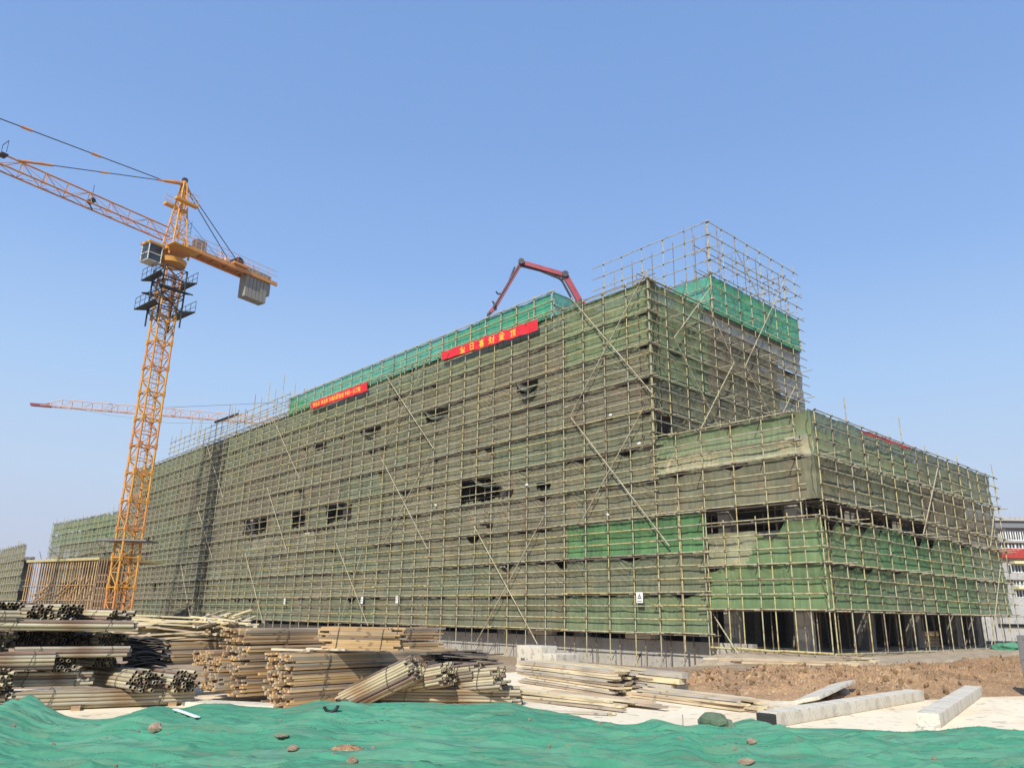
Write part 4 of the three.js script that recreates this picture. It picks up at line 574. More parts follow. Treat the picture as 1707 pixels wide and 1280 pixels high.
  { // operator cab slung under the jib root, facing the jib
    const c = onRay(252, 424, piv, js), o = c.clone().addScaledVector(js, 0), g = new THREE.Group(); g.name = 'cab'; t.add(g); const W = 1.25, Hh = 1.75, D = 1.3;
    const f = new MB(base); for (const p of [-1, 1]) for (const q of [-1, 1]) f.bar(o.clone().addScaledVector(jd, p * D / 2).addScaledVector(js, q * W / 2).add(V(0, -Hh / 2, 0)), o.clone().addScaledVector(jd, p * D / 2).addScaledVector(js, q * W / 2).add(V(0, Hh / 2, 0)), .07, 4);
    for (const h of [-Hh / 2, -.1, Hh / 2]) for (const p of [-1, 1]) { f.bar(o.clone().addScaledVector(jd, p * D / 2).addScaledVector(js, -W / 2).add(V(0, h, 0)), o.clone().addScaledVector(jd, p * D / 2).addScaledVector(js, W / 2).add(V(0, h, 0)), .06, 4); f.bar(o.clone().addScaledVector(js, p * W / 2).addScaledVector(jd, -D / 2).add(V(0, h, 0)), o.clone().addScaledVector(js, p * W / 2).addScaledVector(jd, D / 2).add(V(0, h, 0)), .06, 4); }
    f.obox(o.clone().add(V(0, -Hh / 2 - .03, 0)), jd, YUP, js, D, .05, W).build('cab_frame', 'cab_white', g); new MB(base).obox(o.clone().add(V(0, Hh / 2 + .1, 0)), jd, YUP, js, D + .3, .2, W + .3).build('cab_roof', 'crane_yellow', g); new MB(base).obox(o, jd, YUP, js, D - .04, Hh - .05, W - .04).build('cab_window', 'glass', g);
    const k = new MB(base); k.bar(o.clone().add(V(0, Hh / 2 + .1, 0)), V(piv.x, piv.y + 1.0, piv.z), .1, 4).bar(o.clone().add(V(0, -Hh / 2, 0)), V(piv.x, piv.y - .3, piv.z), .09, 4); k.build('cab_bracket', 'crane_yellow', t); }
}
function onRay(px, py, p, n) { return onPlane(px, py, p, n); }
{ // second crane far behind the building, only its jib in view
  const tip = atD(67, 676, 132), root = atY(400, 703, tip.y), d = root.clone().sub(tip).setY(0).normalize(), s = d.clone().cross(YUP);
  const mast = tip.clone().addScaledVector(d, root.distanceTo(tip) * 1.62), t = thing('far_crane', 'distant pinkish crane jib reaching left behind the tower crane mast', 'crane', V(mast.x, -.7, mast.z)), o = t.position;
  const J = (x, k) => tip.clone().addScaledVector(d, x).add(V(0, k === 2 ? 1.35 * clamp01(x / 3) : 0, 0)).addScaledVector(s, k === 0 ? .55 : k === 1 ? -.55 : 0), L = mast.distanceTo(tip) | 0, n = Math.round(L / 1.6);
  for (let q = 0; q < 5; q++) { const mb = new MB(o); lattice(mb, (i) => [0, 1, 2].map((k) => J((q * n / 5 + i) * L / n, k)), Math.round(n / 5), 0, 0, .085, .05, [[0, 1], [1, 2], [2, 0]]); mb.build('jib_section', 'far_crane', t); }
  new MB(o).obox(tip.clone().add(V(0, .05, 0)), d, YUP, s, 3, .35, 1.2).build('jib_tip', 'boom_red', t);
  const m = new MB(o); lattice(m, (i) => [[1, 1], [-1, 1], [-1, -1], [1, -1]].map(([a, b]) => V(mast.x + a * .8, -.7 + i * (tip.y + 7) / 14, mast.z + b * .8)), 14, 0, 0, .1, .05); m.build('mast', 'far_crane', t);
  new MB(o).bar(V(mast.x, tip.y + 6.3, mast.z), J(L * .36, 2), .04, 4).build('tie_bar', 'cable', t);
  new MB(o).path([J(4, 0), J(L * .2, 0).add(V(0, -.8, 0)), J(L * .4, 0).add(V(0, -1.4, 0)), J(L * .7, 0)], .02, 4).build('hoist_rope', 'cable', t);
}
{ // red concrete placing boom rising behind the roof
  const n = V(FW.x, 0, FW.z).normalize(), c = atD(880, 470, 60), Q = (x, y, k = 0) => onPlane(x, y, c.clone().addScaledVector(n, k), n);
  const p0 = Q(1035, 640), t = thing('concrete_pump_boom', 'red folding concrete pump boom arching above the roof edge', 'pump boom', V(p0.x, -.7, p0.z)), o = t.position;
  const A = Q(968, 505), B = Q(942, 459), C = Q(869, 438), D = Q(825, 512), E = Q(817, 521), sec = (a, b, h, w, m, nm) => { const d = b.clone().sub(a), L = d.length(); d.normalize(); const y = n.clone().cross(d).normalize(); new MB(o).obox(a.clone().add(b).multiplyScalar(.5), d, y, n, L, h, w).build(nm, m, t); };
  sec(V(p0.x, -.7, p0.z), p0, .9, .9, 'boom_red', 'boom_section'); sec(p0, A, .6, .5, 'boom_red', 'boom_section'); sec(A, B, .42, .4, 'boom_red', 'boom_section'); sec(B, C, .34, .36, 'boom_red', 'boom_section'); sec(C, D, .25, .28, 'boom_red', 'boom_section'); sec(D, E, .26, .28, 'boom_red', 'boom_section');
  const off = V(0, -.62, 0); new MB(o).path([Q(958, 507), Q(936, 466), Q(930, 463), Q(900, 451), Q(872, 444)], .085, 8).path([Q(866, 441, -.5), Q(841, 483, -.5), Q(823, 513, -.5)], .075, 8).build('delivery_pipe', 'boom_dark', t);
  new MB(o).bar(Q(938, 469), Q(924, 455), .1, 8).bar(Q(866, 443), Q(884, 443), .11, 8).bar(Q(858, 445), Q(846, 475), .07, 8).build('ram', 'boom_dark', t);
  for (const [q, r] of [[A, .2], [B, .26], [C, .24], [D, .15]]) new MB(o).bar(q.clone().addScaledVector(n, -.36), q.clone().addScaledVector(n, .36), r, 14).build('hinge_pin', 'boom_dark', t);
  new MB(o).path([E, Q(814, 524), Q(814, 534)], .12, 8).build('end_hose', 'boom_dark', t);
  for (const [x, y] of [[828, 488], [822, 504]]) new MB(o).path([Q(x + 8, y + 1), Q(x + 2, y + 2), Q(x - 1, y - 2)], .07, 5).build('pipe_clamp', 'boom_dark', t);
}
{ // neighbouring block at the right edge
  const c = atD(1690, 960, 78), n = V(FW.x, 0, FW.z).normalize(), s = RH.clone(), p0 = onPlane(1660, 1040, c, n), t = thing('neighbouring_building', 'white and red neighbouring building with window rows at the right edge', 'building', V(p0.x, -.4, p0.z)), o = t.position;
  const Y = (py) => onPlane(1690, py, c, n).y, X = (px) => onPlane(px, 960, c, n).sub(p0).dot(s), W = 26, blk = (nm, m, ya, yb, d0, d1, x0 = 0, x1 = W) => new MB(o).obox(V(p0.x, (ya + yb) / 2, p0.z).addScaledVector(s, (x0 + x1) / 2).addScaledVector(n, (d0 + d1) / 2), s, YUP, n, x1 - x0, ya - yb, d1 - d0).build(nm, m, t);
  const x0 = X(1655); blk('wall', 'white_wall', Y(872), -.4, .35, 12, x0 - 2); blk('roof', 'roof_grey', Y(866), Y(880), -.25, 12, x0 - 2); blk('parapet', 'white_wall', Y(863), Y(869), -.5, -.26, x0 - 2);
  blk('band', 'white_wall', Y(901), Y(904), -.1, .34, x0); blk('band', 'red_wall', Y(915), Y(930), -.15, .34, x0); blk('beam', 'pale_yellow', Y(935.5), Y(940), -.6, .34, X(1690)); blk('band', 'white_wall', Y(955), Y(966), -.1, .34, x0); blk('beam', 'pale_yellow', Y(977), Y(982), -.6, .34, X(1690)); blk('band', 'white_wall', Y(997), Y(1040), -.05, .34, x0); blk('base_stripe', 'dark_paint', Y(1041), Y(1045), .2, .34, x0);
  const win = (ya, yb, px0, step, wpx) => { for (let px = px0; px < 1790; px += step) { const f = blk('window', 'glass', Y(ya), Y(yb), .22, .34, X(px), X(px + wpx)); const fr = new MB(); const a = X(px), b = X(px + wpx), P = (x, y) => V(p0.x, y, p0.z).addScaledVector(s, x).addScaledVector(n, .2).sub(o); for (const [u, v, e, g] of [[a, Y(ya), b, Y(ya)], [a, Y(yb), b, Y(yb)], [a, Y(ya), a, Y(yb)], [b, Y(ya), b, Y(yb)], [(a + b) / 2, Y(ya), (a + b) / 2, Y(yb)]]) fr.bar(P(u, v), P(e, g), .05, 4); add('frame', fr.geo(), 'white_frame', f); } };
  win(885, 900, 1683, 8.4, 7.4); win(904.5, 914, 1681, 12, 10.5); win(941, 954, 1686, 11, 9.6); win(967, 976, 1690, 12, 10.4); win(983, 996, 1692, 11, 9.6);
}
// ---------------------------------------------------------------- lower wings at the far left and the timber-propped frame
function wing(name, label, segs, cat) { scaffold(name, label, segs); }
function faceBetween(A, B) { const d = B.clone().sub(A).setY(0), L = d.length(); d.normalize(); let o = V(d.z, 0, -d.x); if (o.dot(EYE.clone().sub(A)) < 0) o.negate(); return { L, out: o, along: d, P: (u, v, w) => V(A.x + d.x * u + o.x * w, v, A.z + d.z * u + o.z * w) }; }
{
  const A = atY(88, 873, 14.6), B = atY(215, 848, 14.6), f = faceBetween(A, B), L = f.L, bl = lv(-.4, 1.875, 8);
  const bt = thing('left_wing_building', 'low concrete wing wrapped in green nets, left of the orange crane mast', 'building', V(A.x, -.7, A.z));
  for (const y of [3.4, 7.2, 11, 14.2]) new MB(bt.position).obox(f.P(L / 2, y, -3), f.along, YUP, f.out, L - .6, .6, 3).build('floor_slab', 'concrete', bt); for (let u = .5; u < L; u += 5) new MB(bt.position).bar(f.P(u, -.7, -1.9), f.P(u, 14.2, -1.9), .35, 4).build('column', 'concrete', bt); new MB(bt.position).obox(f.P(L / 2, 6.7, -4.6), f.along, YUP, f.out, L - .6, 14.8, .3).build('back_wall', 'dark_concrete', bt);
  scaffold('left_wing_scaffolding', 'scaffolding on the low wing left of the orange crane mast', [{ f, u0: 0, u1: L, levels: lv(-.4, .9375, 16), top: 14.6, bands: [], ground: -.7, ext: [.1, 1.2], inner: false, du: 1.7, r: .035 }]);
  const t = thing('left_wing_netting', 'grey green net sheets on the low wing left of the orange crane mast', 'safety net'); for (let k = 0; k < 8; k++) for (let u = 0; u < L; u += 6) netPanel(t, f, u, Math.min(L, u + 6), bl[k], bl[k + 1] - .04, k > 5 ? greenNets[2] : agedNets[k % 3 ? 4 : 0], { res: .3 });
}
{
  const A = atY(-70, 935, 8.6), B = atY(42, 906, 8.6), f = faceBetween(A, B), L = f.L, bl = lv(-.4, 1.8, 5);
  const bt = thing('far_left_building', 'low netted concrete block at the left edge of the view', 'building', V(A.x, -.7, A.z)); for (const y of [3.6, 7.2]) new MB(bt.position).obox(f.P(L / 2 - 3, y, -1.6), f.along, YUP, f.out, L - 8, .5, 1).build('floor_slab', 'concrete', bt); new MB(bt.position).obox(f.P(L / 2 - 3, 3.4, -2.4), f.along, YUP, f.out, L - 8, 8.2, .3).build('back_wall', 'dark_concrete', bt);
  scaffold('far_left_scaffolding', 'scaffolding on the low block at the left edge of the view', [{ f, u0: 0, u1: L, levels: lv(-.4, .9, 10), top: 8.6, bands: [], ground: -.7, ext: [.1, .8], inner: false, du: 1.5, r: .035 }]);
  const t = thing('far_left_netting', 'olive net sheets on the low block at the left edge of the view', 'safety net'); for (let k = 0; k < 5; k++) for (let u = 0; u < L; u += 6) netPanel(t, f, u, Math.min(L, u + 6), bl[k], bl[k + 1] - .03, agedNets[(k + 1) % 2 ? 0 : 4], { res: .3 });
}
{ // brown timber formwork frame with rows of upright props
  const D = 74, A = atD(49, 934, D), B = atD(164, 944, D - 6); B.y = A.y; const f = faceBetween(A, B), L = f.L, top = A.y, R = rng(55);
  const t = thing('propped_formwork', 'brown timber formwork deck on rows of upright props beside the crane mast', 'formwork', V(A.x, -.7, A.z)), o = t.position;
  new MB(o).obox(f.P(L / 2, top - .1, -3), f.along, YUP, f.out, L + .4, .22, 6.4).build('deck', 'pole_1', t);
  for (let u = 0; u <= L; u += .42) for (const w of [0, -1.2, -2.6]) new MB(o).bar(f.P(u + (R() - .5) * .1, -.7, w), f.P(u + (R() - .5) * .1, top - .2, w), .055, 5).build('prop', w ? 'timber_prop' : woodTones[Math.floor(R() * 6)], t);
  for (const y of [.6, 2.0, 3.3]) { new MB(o).bar(f.P(-.2, y, .08), f.P(L + .2, y + .1, .08), .05, 4).build('waler', woodTones[1], t); }
  for (let i = 0; i < 12; i++) { const u = R() * L * .8; new MB(o).bar(f.P(u, 1 + R() * 2, .15), f.P(u + 1.4 + R() * 2, 2.6 + R() * 1.6, .15), .045, 4).build('brace', woodTones[Math.floor(R() * 6)], t); }
  new MB(o).obox(f.P(L / 2, 1.6, -3.2), f.along, YUP, f.out, L - .6, 4.4, .2).build('back_board', 'timber_prop', t);
  for (let u = 0; u < L; u += .8) new MB(o).bar(f.P(u, top, -R() * 4), f.P(u, top + .8 + R() * 1.6, -R() * 4), .03, 4).build('rebar', 'old_pole', t);
  // column cage on the right end
  for (let i = 0; i < 9; i++) new MB(o).obox(f.P(L + 1, -.2 + i * .55, .1), f.along, YUP, f.out, 1.5, .12, .2).build('cage_board', woodTones[3], t);
  for (let i = 0; i < 4; i++) new MB(o).bar(f.P(L + .4 + i * .4, -.7, .25), f.P(L + .4 + i * .4, top - .1, .25), .06, 4).build('cage_post', 'timber_prop', t);
}

// ---------------------------------------------------------------- stacks of tubes and timber in the yard
const RB = rng(4242);
const pipeCache = {}, boreCache = {};
function pipeGeo(r, L) { // hollow tube along +Y, centred: outer wall, rims and short dark bores are one piece each
  const k = r.toFixed(3) + L.toFixed(1); if (pipeCache[k]) return pipeCache[k];
  const h = L / 2, q = [[r * .87, h - .12], [r * .87, h], [r, h], [r, -h], [r * .87, -h], [r * .87, -h + .12]].map(([a, b]) => new THREE.Vector2(a, b));
  const g = new THREE.LatheGeometry(q, 8); return pipeCache[k] = g;
}
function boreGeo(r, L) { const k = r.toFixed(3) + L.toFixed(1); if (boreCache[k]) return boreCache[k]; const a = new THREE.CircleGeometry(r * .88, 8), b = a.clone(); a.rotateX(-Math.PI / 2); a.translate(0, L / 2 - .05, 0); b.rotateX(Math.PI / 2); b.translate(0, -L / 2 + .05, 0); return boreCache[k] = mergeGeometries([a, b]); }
function bundle(kind, label, c, dir, len, w, h, o = {}) { // bundle centred at c, axis dir, cross-section w x h
  const { jag = .12, r = .027, ties = 2, tone = null, group } = o, d = dir.clone().normalize(), s = d.clone().cross(YUP).normalize(), up = s.clone().cross(d).normalize();
  const pipes = kind === 'pipe', t = thing(pipes ? 'tube_bundle' : 'timber_bundle', label, pipes ? 'tube bundle' : 'timber bundle', c.clone(), group);
  const q = new THREE.Quaternion().setFromRotationMatrix(new THREE.Matrix4().makeBasis(s, d, up));
  if (pipes) {
    const list = []; const nr = Math.max(2, Math.round((h - 2 * r) / (r * 1.78)) + 1);
    for (let j = 0; j < nr; j++) { const y = -h / 2 + r + j * r * 1.78, e = Math.sqrt(Math.max(.12, 1 - Math.pow(Math.abs(2 * y / h), 2.6))), hw = (w / 2 - r) * Math.min(1, e + .06), n = Math.max(1, Math.floor(2 * hw / (r * 2.06)) + 1 - (j % 2 ? 0 : 0)); for (let i = 0; i < n; i++) list.push([(i - (n - 1) / 2) * r * 2.06 + (RB() - .5) * r * .35, y + (RB() - .5) * r * .3]); }
    const pg = pipeGeo(r, len), bg = boreGeo(r, len), bores = [];
    for (const [x, y] of list.slice(0, 295)) { const m = new THREE.Mesh(pg, tone ? mats[tone] : pipeTones[Math.floor(RB() * pipeTones.length)]); m.name = 'tube'; m.position.copy(s).multiplyScalar(x).addScaledVector(up, y).addScaledVector(d, (RB() - .5) * 2 * jag); m.quaternion.copy(q); m.rotateX((RB() - .5) * .012); m.rotateZ((RB() - .5) * .012); m.castShadow = m.receiveShadow = true; t.add(m); const b = new THREE.Mesh(bg, mats.pipe_bore); bores.push(new THREE.Matrix4().compose(m.position, m.quaternion, V(1, 1, 1))); }
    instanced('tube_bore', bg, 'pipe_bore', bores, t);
  } else {
    const bw = o.bw || .046, bh = o.bh || .034, nc = Math.max(2, Math.round(w / bw)), nr = Math.max(2, Math.round(h / bh)), tones = o.tones || woodTones, vs = [0, 1, 2].map((i) => new MB().obox(V(0, 0, 0), V(0, 1, 0), V(0, 0, 1), V(1, 0, 0), len * (1 - i * .03), h / nr * .95, w / nc * .96).geo());
    for (let j = 0; j < nr; j++) for (let i = 0; i < nc; i++) { const m = new THREE.Mesh(vs[Math.floor(RB() * 3)], tones[Math.floor(RB() * tones.length)]); m.name = 'board'; m.position.copy(s).multiplyScalar((i + .5 - nc / 2) * w / nc).addScaledVector(up, (j + .5 - nr / 2) * h / nr).addScaledVector(d, (RB() - .5) * 2 * jag * (RB() < .2 ? 2 : 1)); m.quaternion.copy(q); m.rotateX((RB() - .5) * .008); m.rotateZ((RB() - .5) * .012); m.castShadow = m.receiveShadow = true; t.add(m); }
  }
  for (let k = 0; k < ties; k++) { const z = (ties === 1 ? 0 : (k / (ties - 1) - .5) * .62) * len, pts = []; const p = pipes ? 2.6 : 8; for (let i = 0; i < 20; i++) { const a = i / 20 * Math.PI * 2, cx = Math.sign(Math.cos(a)) * Math.pow(Math.abs(Math.cos(a)), 2 / p), cy = Math.sign(Math.sin(a)) * Math.pow(Math.abs(Math.sin(a)), 2 / p); pts.push(s.clone().multiplyScalar(cx * (w / 2 + .012)).addScaledVector(up, cy * (h / 2 + .012)).addScaledVector(d, z + .03 * Math.sin(a * 2))); } const g = new THREE.TubeGeometry(new THREE.CatmullRomCurve3(pts, true), 40, .006, 4, true); add('tie_wire', g, 'wire', t); }
  return t;
}
// local frame of a stack seen in the photo: ground point, view direction, right
function frame(px, py) { const O = atY(px, py, 0), v = O.clone().sub(EYE).setY(0).normalize(), r = v.clone().cross(YUP).normalize(); return { O, v, r, P: (x, y, k = 0) => onPlane(x, y, O.clone().addScaledVector(v, k), v), m: (k = 0) => onPlane(px + 1, 1100, O.clone().addScaledVector(v, k), v).distanceTo(onPlane(px, 1100, O.clone().addScaledVector(v, k), v)) }; }
{
  const S = frame(180, 1181), mm = S.m(0);
  const side = (label, x0, x1, y0, y1, k, o = {}) => { const c = S.P((x0 + x1) / 2, (y0 + y1) / 2, k), h = (y1 - y0) * S.m(k), L = (x1 - x0) * S.m(k), d = S.r.clone().addScaledVector(S.v, o.tilt ?? .06); c.addScaledVector(S.v, h * .5); return bundle('pipe', label, c, d, L, o.w || h * 1.3, h, { jag: .06, ...o }); };
  const ends = (label, x, y, w, h, k, o = {}) => { const a = o.a ?? .42, d = S.v.clone().multiplyScalar(-Math.cos(a)).addScaledVector(S.r, Math.sin(a)), L = o.L || 2.4, c = S.P(x, y, k).addScaledVector(d, -L / 2); return bundle('pipe', label, c, d, L, w * S.m(k) / Math.cos(a) * 1.0, h * S.m(k), { jag: .10, ...o }); };
  side('long tube bundle lying lowest at the front of the left stack', 30, 326, 1146, 1180, 0, { jag: .04, r: .028 });
  side('short dusty tube bundle second from the bottom, under the cut ends', 18, 150, 1118, 1144, .25, { r: .028 });
  ends('near tube bundle with black open ends, left of the lower pair', 241, 1136, 62, 37, -.12, { r: .029, L: 1.9 }); ends('near tube bundle with black open ends, right of the lower pair', 306, 1136, 56, 38, -.05, { r: .029, L: 2.1 });
  ends('tube bundle with dark ends at the far left edge, low', 2, 1142, 44, 52, -.1, { a: .75, L: 1.6 });
  side('pale tube bundle cut flush, at the left edge below the dark layer', -110, 80, 1087, 1118, -.05, { jag: .01, r: .028 });
  ends('dark ended tube bundle beside the flush cut pale bundle', 104, 1108, 50, 26, .15, {}); ends('reddish ended small tube bundle in the middle of the left stack', 178, 1105, 46, 16, .5, {});
  side('shaded long tube bundle under the row of black ends', 30, 216, 1079, 1096, .1, { r: .028, jag: .05 });
  ends('black ended tube bundle in the dark row, leftmost', 52, 1066, 56, 30, .35, { tone: 'pipe_3' }); ends('black ended tube bundle in the dark row, second from left', 106, 1067, 50, 28, .4, { tone: 'pipe_3' }); ends('black ended tube bundle in the dark row, third from left', 148, 1067, 36, 26, .55, { tone: 'pipe_3' }); ends('grey ended tube bundle in the dark row, rightmost', 188, 1067, 50, 24, .4, {});
  ends('tube bundle with dark ends at the left edge beside the dark row', 4, 1070, 30, 36, .1, { a: .8, L: 1.4 });
  side('long tube bundle across the upper part of the left stack', -20, 224, 1033, 1052, .12, { r: .028, jag: .05, w: .5 });
  side('orange lit tube bundle at the left edge near the top', -120, 22, 1018, 1041, -.1, { jag: .03 });
  ends('topmost tube bundle at the left edge of the left stack', 14, 1012, 44, 17, .5, { L: 2 }); ends('topmost wide tube bundle with black ends, left part', 72, 1022, 50, 29, .3, { L: 2.2 }); ends('topmost wide tube bundle with black ends, right part', 116, 1021, 48, 30, .3, { L: 2.2 }); ends('topmost tube bundle at the right end of the left stack', 202, 1028, 46, 24, .3, { a: .62, L: 2 });
  // sleepers under the stack
  const sl = S.P(125, 1183, -.1), st = thing('sleeper', 'short reddish timber sleeper under the front tube bundle', 'sleeper', V(sl.x, 0, sl.z)); new MB(V(0, 0, 0)).obox(V(0, .03, 0).addScaledVector(S.v, .25), S.v, YUP, S.r, .7, .06, .12).build('beam', woodTones[3], st);
  const sl2 = S.P(285, 1181, .1), st2 = thing('sleeper', 'short timber sleeper at the right end under the front tube bundle', 'sleeper', V(sl2.x, 0, sl2.z)); new MB(V(0, 0, 0)).obox(V(0, .03, 0).addScaledVector(S.v, .25), S.v, YUP, S.r, .7, .06, .12).build('beam', woodTones[3], st2);
  // dark plywood sheets stacked behind, right of the tubes
  for (const [i, x0, x1, y0, y1, k, lab] of [[0, 212, 268, 1064, 1084, 1.2, 'upper stack of dark warped formwork sheets right of the tubes'], [1, 212, 266, 1088, 1112, 1.0, 'lower stack of dark warped formwork sheets right of the tubes']]) {
    const c = S.P((x0 + x1) / 2, y1, k), t = thing('sheet_stack', lab, 'formwork sheets', c), W = (x1 - x0) * S.m(k) * 1.25, n = 11, H = (y1 - y0) * S.m(k);
    for (let j = 0; j < n; j++) { const ph = RB() * 6, amp = .02 + RB() * .02; const g = gridGeo(10, 3, (s, q) => { const p = S.r.clone().multiplyScalar((s - .5) * W + (ph - 3) * .02).addScaledVector(S.v, q * .9 - (ph % 1) * .15); p.y = H * (j + .5) / n + amp * Math.sin(s * 5 + ph); return [p, s * W, q]; }); const e = g.clone(); e.translate(0, .014, 0); const edge = gridGeo(10, 1, (s, q) => { const p = S.r.clone().multiplyScalar((s - .5) * W + (ph - 3) * .02).addScaledVector(S.v, -(ph % 1) * .15); p.y = H * (j + .5) / n + amp * Math.sin(s * 5 + ph) + q * .014; return [p, s * W, q * .02]; }); add('sheet', mergeGeometries([g, e, edge]), darkWood[j % 4], t); }
  }
}
{
  const S = frame(445, 1180), ax = (a) => S.v.clone().multiplyScalar(Math.cos(a)).addScaledVector(S.r, Math.sin(a)), A = 1.0;
  const lum = (label, x0, x1, y0, y1, k, L, o = {}) => { const a = o.a ?? A, d = ax(a), w = (x1 - x0) * S.m(k) / Math.cos(a) * .92, c = S.P((x0 + x1) / 2, (y0 + y1) / 2, k).addScaledVector(d, L / 2); return bundle('timber', label, c, d, L, Math.min(w, .8), (y1 - y0) * S.m(k) * .96, { jag: .07, ...o }); };
  lum('lowest timber bundle of the front stack, beside the green ground net', 436, 478, 1145, 1178, 0, 3.4); lum('middle timber bundle of the front timber stack', 438, 482, 1118, 1143, .05, 3.6); lum('uppermost timber bundle of the front timber stack', 440, 488, 1089, 1116, .1, 3.7);
  lum('topmost long timber bundle of the rear stack', 364, 405, 1047, 1073, 1.0, 4.6); lum('second timber bundle from the top of the rear stack', 363, 405, 1076, 1101, .9, 4.6); lum('third timber bundle from the top of the rear stack', 366, 402, 1104, 1130, .8, 3.4); lum('lowest timber bundle of the rear stack', 368, 402, 1132, 1160, .7, 3.4);
  lum('upper small timber bundle left of the rear stack', 320, 352, 1085, 1110, 1.2, 2.4, { ties: 1 }); lum('lower timber bundle left of the rear stack', 332, 368, 1122, 1152, .9, 2.4, { ties: 1 }); lum('middle timber bundle left of the rear stack', 336, 368, 1096, 1119, 1.0, 2.2, { ties: 1 });
  lum('thin timber bundle under the loose pale sticks, upper', 268, 284, 1071, 1089, 1.7, 2.6, { ties: 1 }); lum('thin timber bundle under the loose pale sticks, lower', 268, 284, 1092, 1108, 1.6, 2.6, { ties: 1 });
  { const L = 1.15, d = S.r.clone().multiplyScalar(.93).addScaledVector(S.v, -.36), k = .3, m = S.m(k); const c = S.P(606, 1064, k); bundle('timber', 'ragged timber bundle on top, right end jutting out over the stack', c, d, L * 1.05, .5, 39 * m, { jag: .13 }); }
  for (const [x, y, lab] of [[487, 1083, 'grey board lying on the front timber stack, left one'], [545, 1082, 'grey board lying on the front timber stack, right one']]) { const p = S.P(x, y, .35), o = add('loose_board', new MB().obox(V(0, 0, 0), S.v.clone().multiplyScalar(.6).addScaledVector(S.r, -.8).normalize(), YUP, S.v.clone().multiplyScalar(.8).addScaledVector(S.r, .6).normalize(), .75, .03, .12).geo(), paleWood[3]); o.position.copy(p); tag(o, lab, 'board'); }
  // loose pale sticks heaped behind
  const c = S.P(290, 1075, 2.0), t = thing('stick_heap', 'loose heap of pale timber sticks on top behind the dark sheets', 'stick heap', c), m = S.m(2);
  for (let i = 0; i < 130; i++) { const u = (RB() - .45) * 1.5, far = i > 95, L = far ? .8 + RB() * .5 : 1.2 + RB() * 1.0, a = far ? .9 + RB() * 1.6 : (RB() - .5) * .5, d = S.r.clone().multiplyScalar(Math.cos(a)).addScaledVector(S.v, Math.sin(a)); d.y = (RB() - .5) * (far ? .5 : .22); d.normalize(); const p = S.r.clone().multiplyScalar(far ? .45 + RB() * .6 : u * .6).addScaledVector(S.v, RB() * .9); const lo = .06; p.y = lo + (.42 - .20 * Math.abs(u) / .8) * (far ? .75 + .35 * RB() : RB()); new MB().obox(p, d, d.clone().cross(YUP).normalize().cross(d), d.clone().cross(YUP).normalize(), L, .028, .045).build('stick', paleWood[Math.floor(RB() * 5)], t); }
  // concrete base strip in front
  const st = S.P(390, 1170, .25), o = add('concrete_strip', new MB().obox(V(0, .03, 0), S.r.clone().multiplyScalar(.86).addScaledVector(S.v, -.5).normalize(), YUP, S.v.clone().multiplyScalar(.86).addScaledVector(S.r, .5).normalize(), 1.6, .06, .4).geo(), 'pale_concrete'); o.position.set(st.x, 0, st.z); tag(o, 'pale concrete strip on the ground between tube stack and timber stack', 'kerb');
}
{
  const S = frame(740, 1176);
  { const k = .1, m = S.m(k), c = S.P(748, 1161, k).addScaledVector(S.v, .2); bundle('pipe', 'long tube bundle lying flat under the slanting bundles, ragged left end', c, S.r.clone().addScaledVector(S.v, -.05), 228 * m, .5, 34 * m, { jag: .12, r: .026 }); }
  const slant = (label, x, y, w, h, k, L, up, o = {}) => { const d = S.r.clone().multiplyScalar(o.lat ?? .72).addScaledVector(S.v, o.away ?? -.5); d.y = up; d.normalize(); const c = S.P(x, y, k).addScaledVector(d, -L / 2), m = S.m(k); return bundle('pipe', label, c, d, L, w * m, h * m, { jag: .09, r: .025, ...o }); };
  slant('slanting tube bundle with its tail on the ground net, leftmost of four', 692, 1114, 62, 40, -.2, 2.1, .42, { lat: .84, away: -.30 });
  slant('slanting tube bundle with neat round end, second of four', 745, 1124, 42, 36, -.15, 1.7, .17); slant('slanting tube bundle, third of four', 796, 1122, 34, 30, .05, 1.7, .12); slant('slanting tube bundle with darkest ends, rightmost of four', 834, 1130, 42, 38, -.1, 1.7, .10);
  // small bundle end peeping out over the ground net
  { const k = -.15, m = S.m(k); bundle('pipe', 'small low tube bundle end peeping over the ground net', S.P(590, 1170, k).addScaledVector(S.v, .3), S.v.clone().negate().addScaledVector(S.r, -.5), .9, 30 * m, 12 * m, { jag: .05, ties: 0 }); }
  // dark formwork boards heaped behind
  const c = S.P(740, 1104, 1.3), t = thing('board_heap', 'heap of dark grey formwork boards behind the slanting tube bundles', 'formwork boards', c), m = S.m(1.3);
  for (let i = 0; i < 46; i++) { const a = (RB() - .5) * .7 + (RB() < .15 ? 1.2 : 0), d = S.r.clone().multiplyScalar(Math.cos(a)).addScaledVector(S.v, Math.sin(a)); d.y = (RB() - .5) * .18; d.normalize(); const x = (RB() - .5) * .9, p = S.r.clone().multiplyScalar(x).addScaledVector(S.v, RB() * .8); p.y = -.12 + .34 * RB() * (1 - Math.abs(x) * .8); const sd = d.clone().cross(YUP).normalize(); new MB().obox(p, d, sd.clone().cross(d), sd, .8 + RB() * .7, .016, .12 + RB() * .12).build('board', darkWood[Math.floor(RB() * 4)], t); }
}
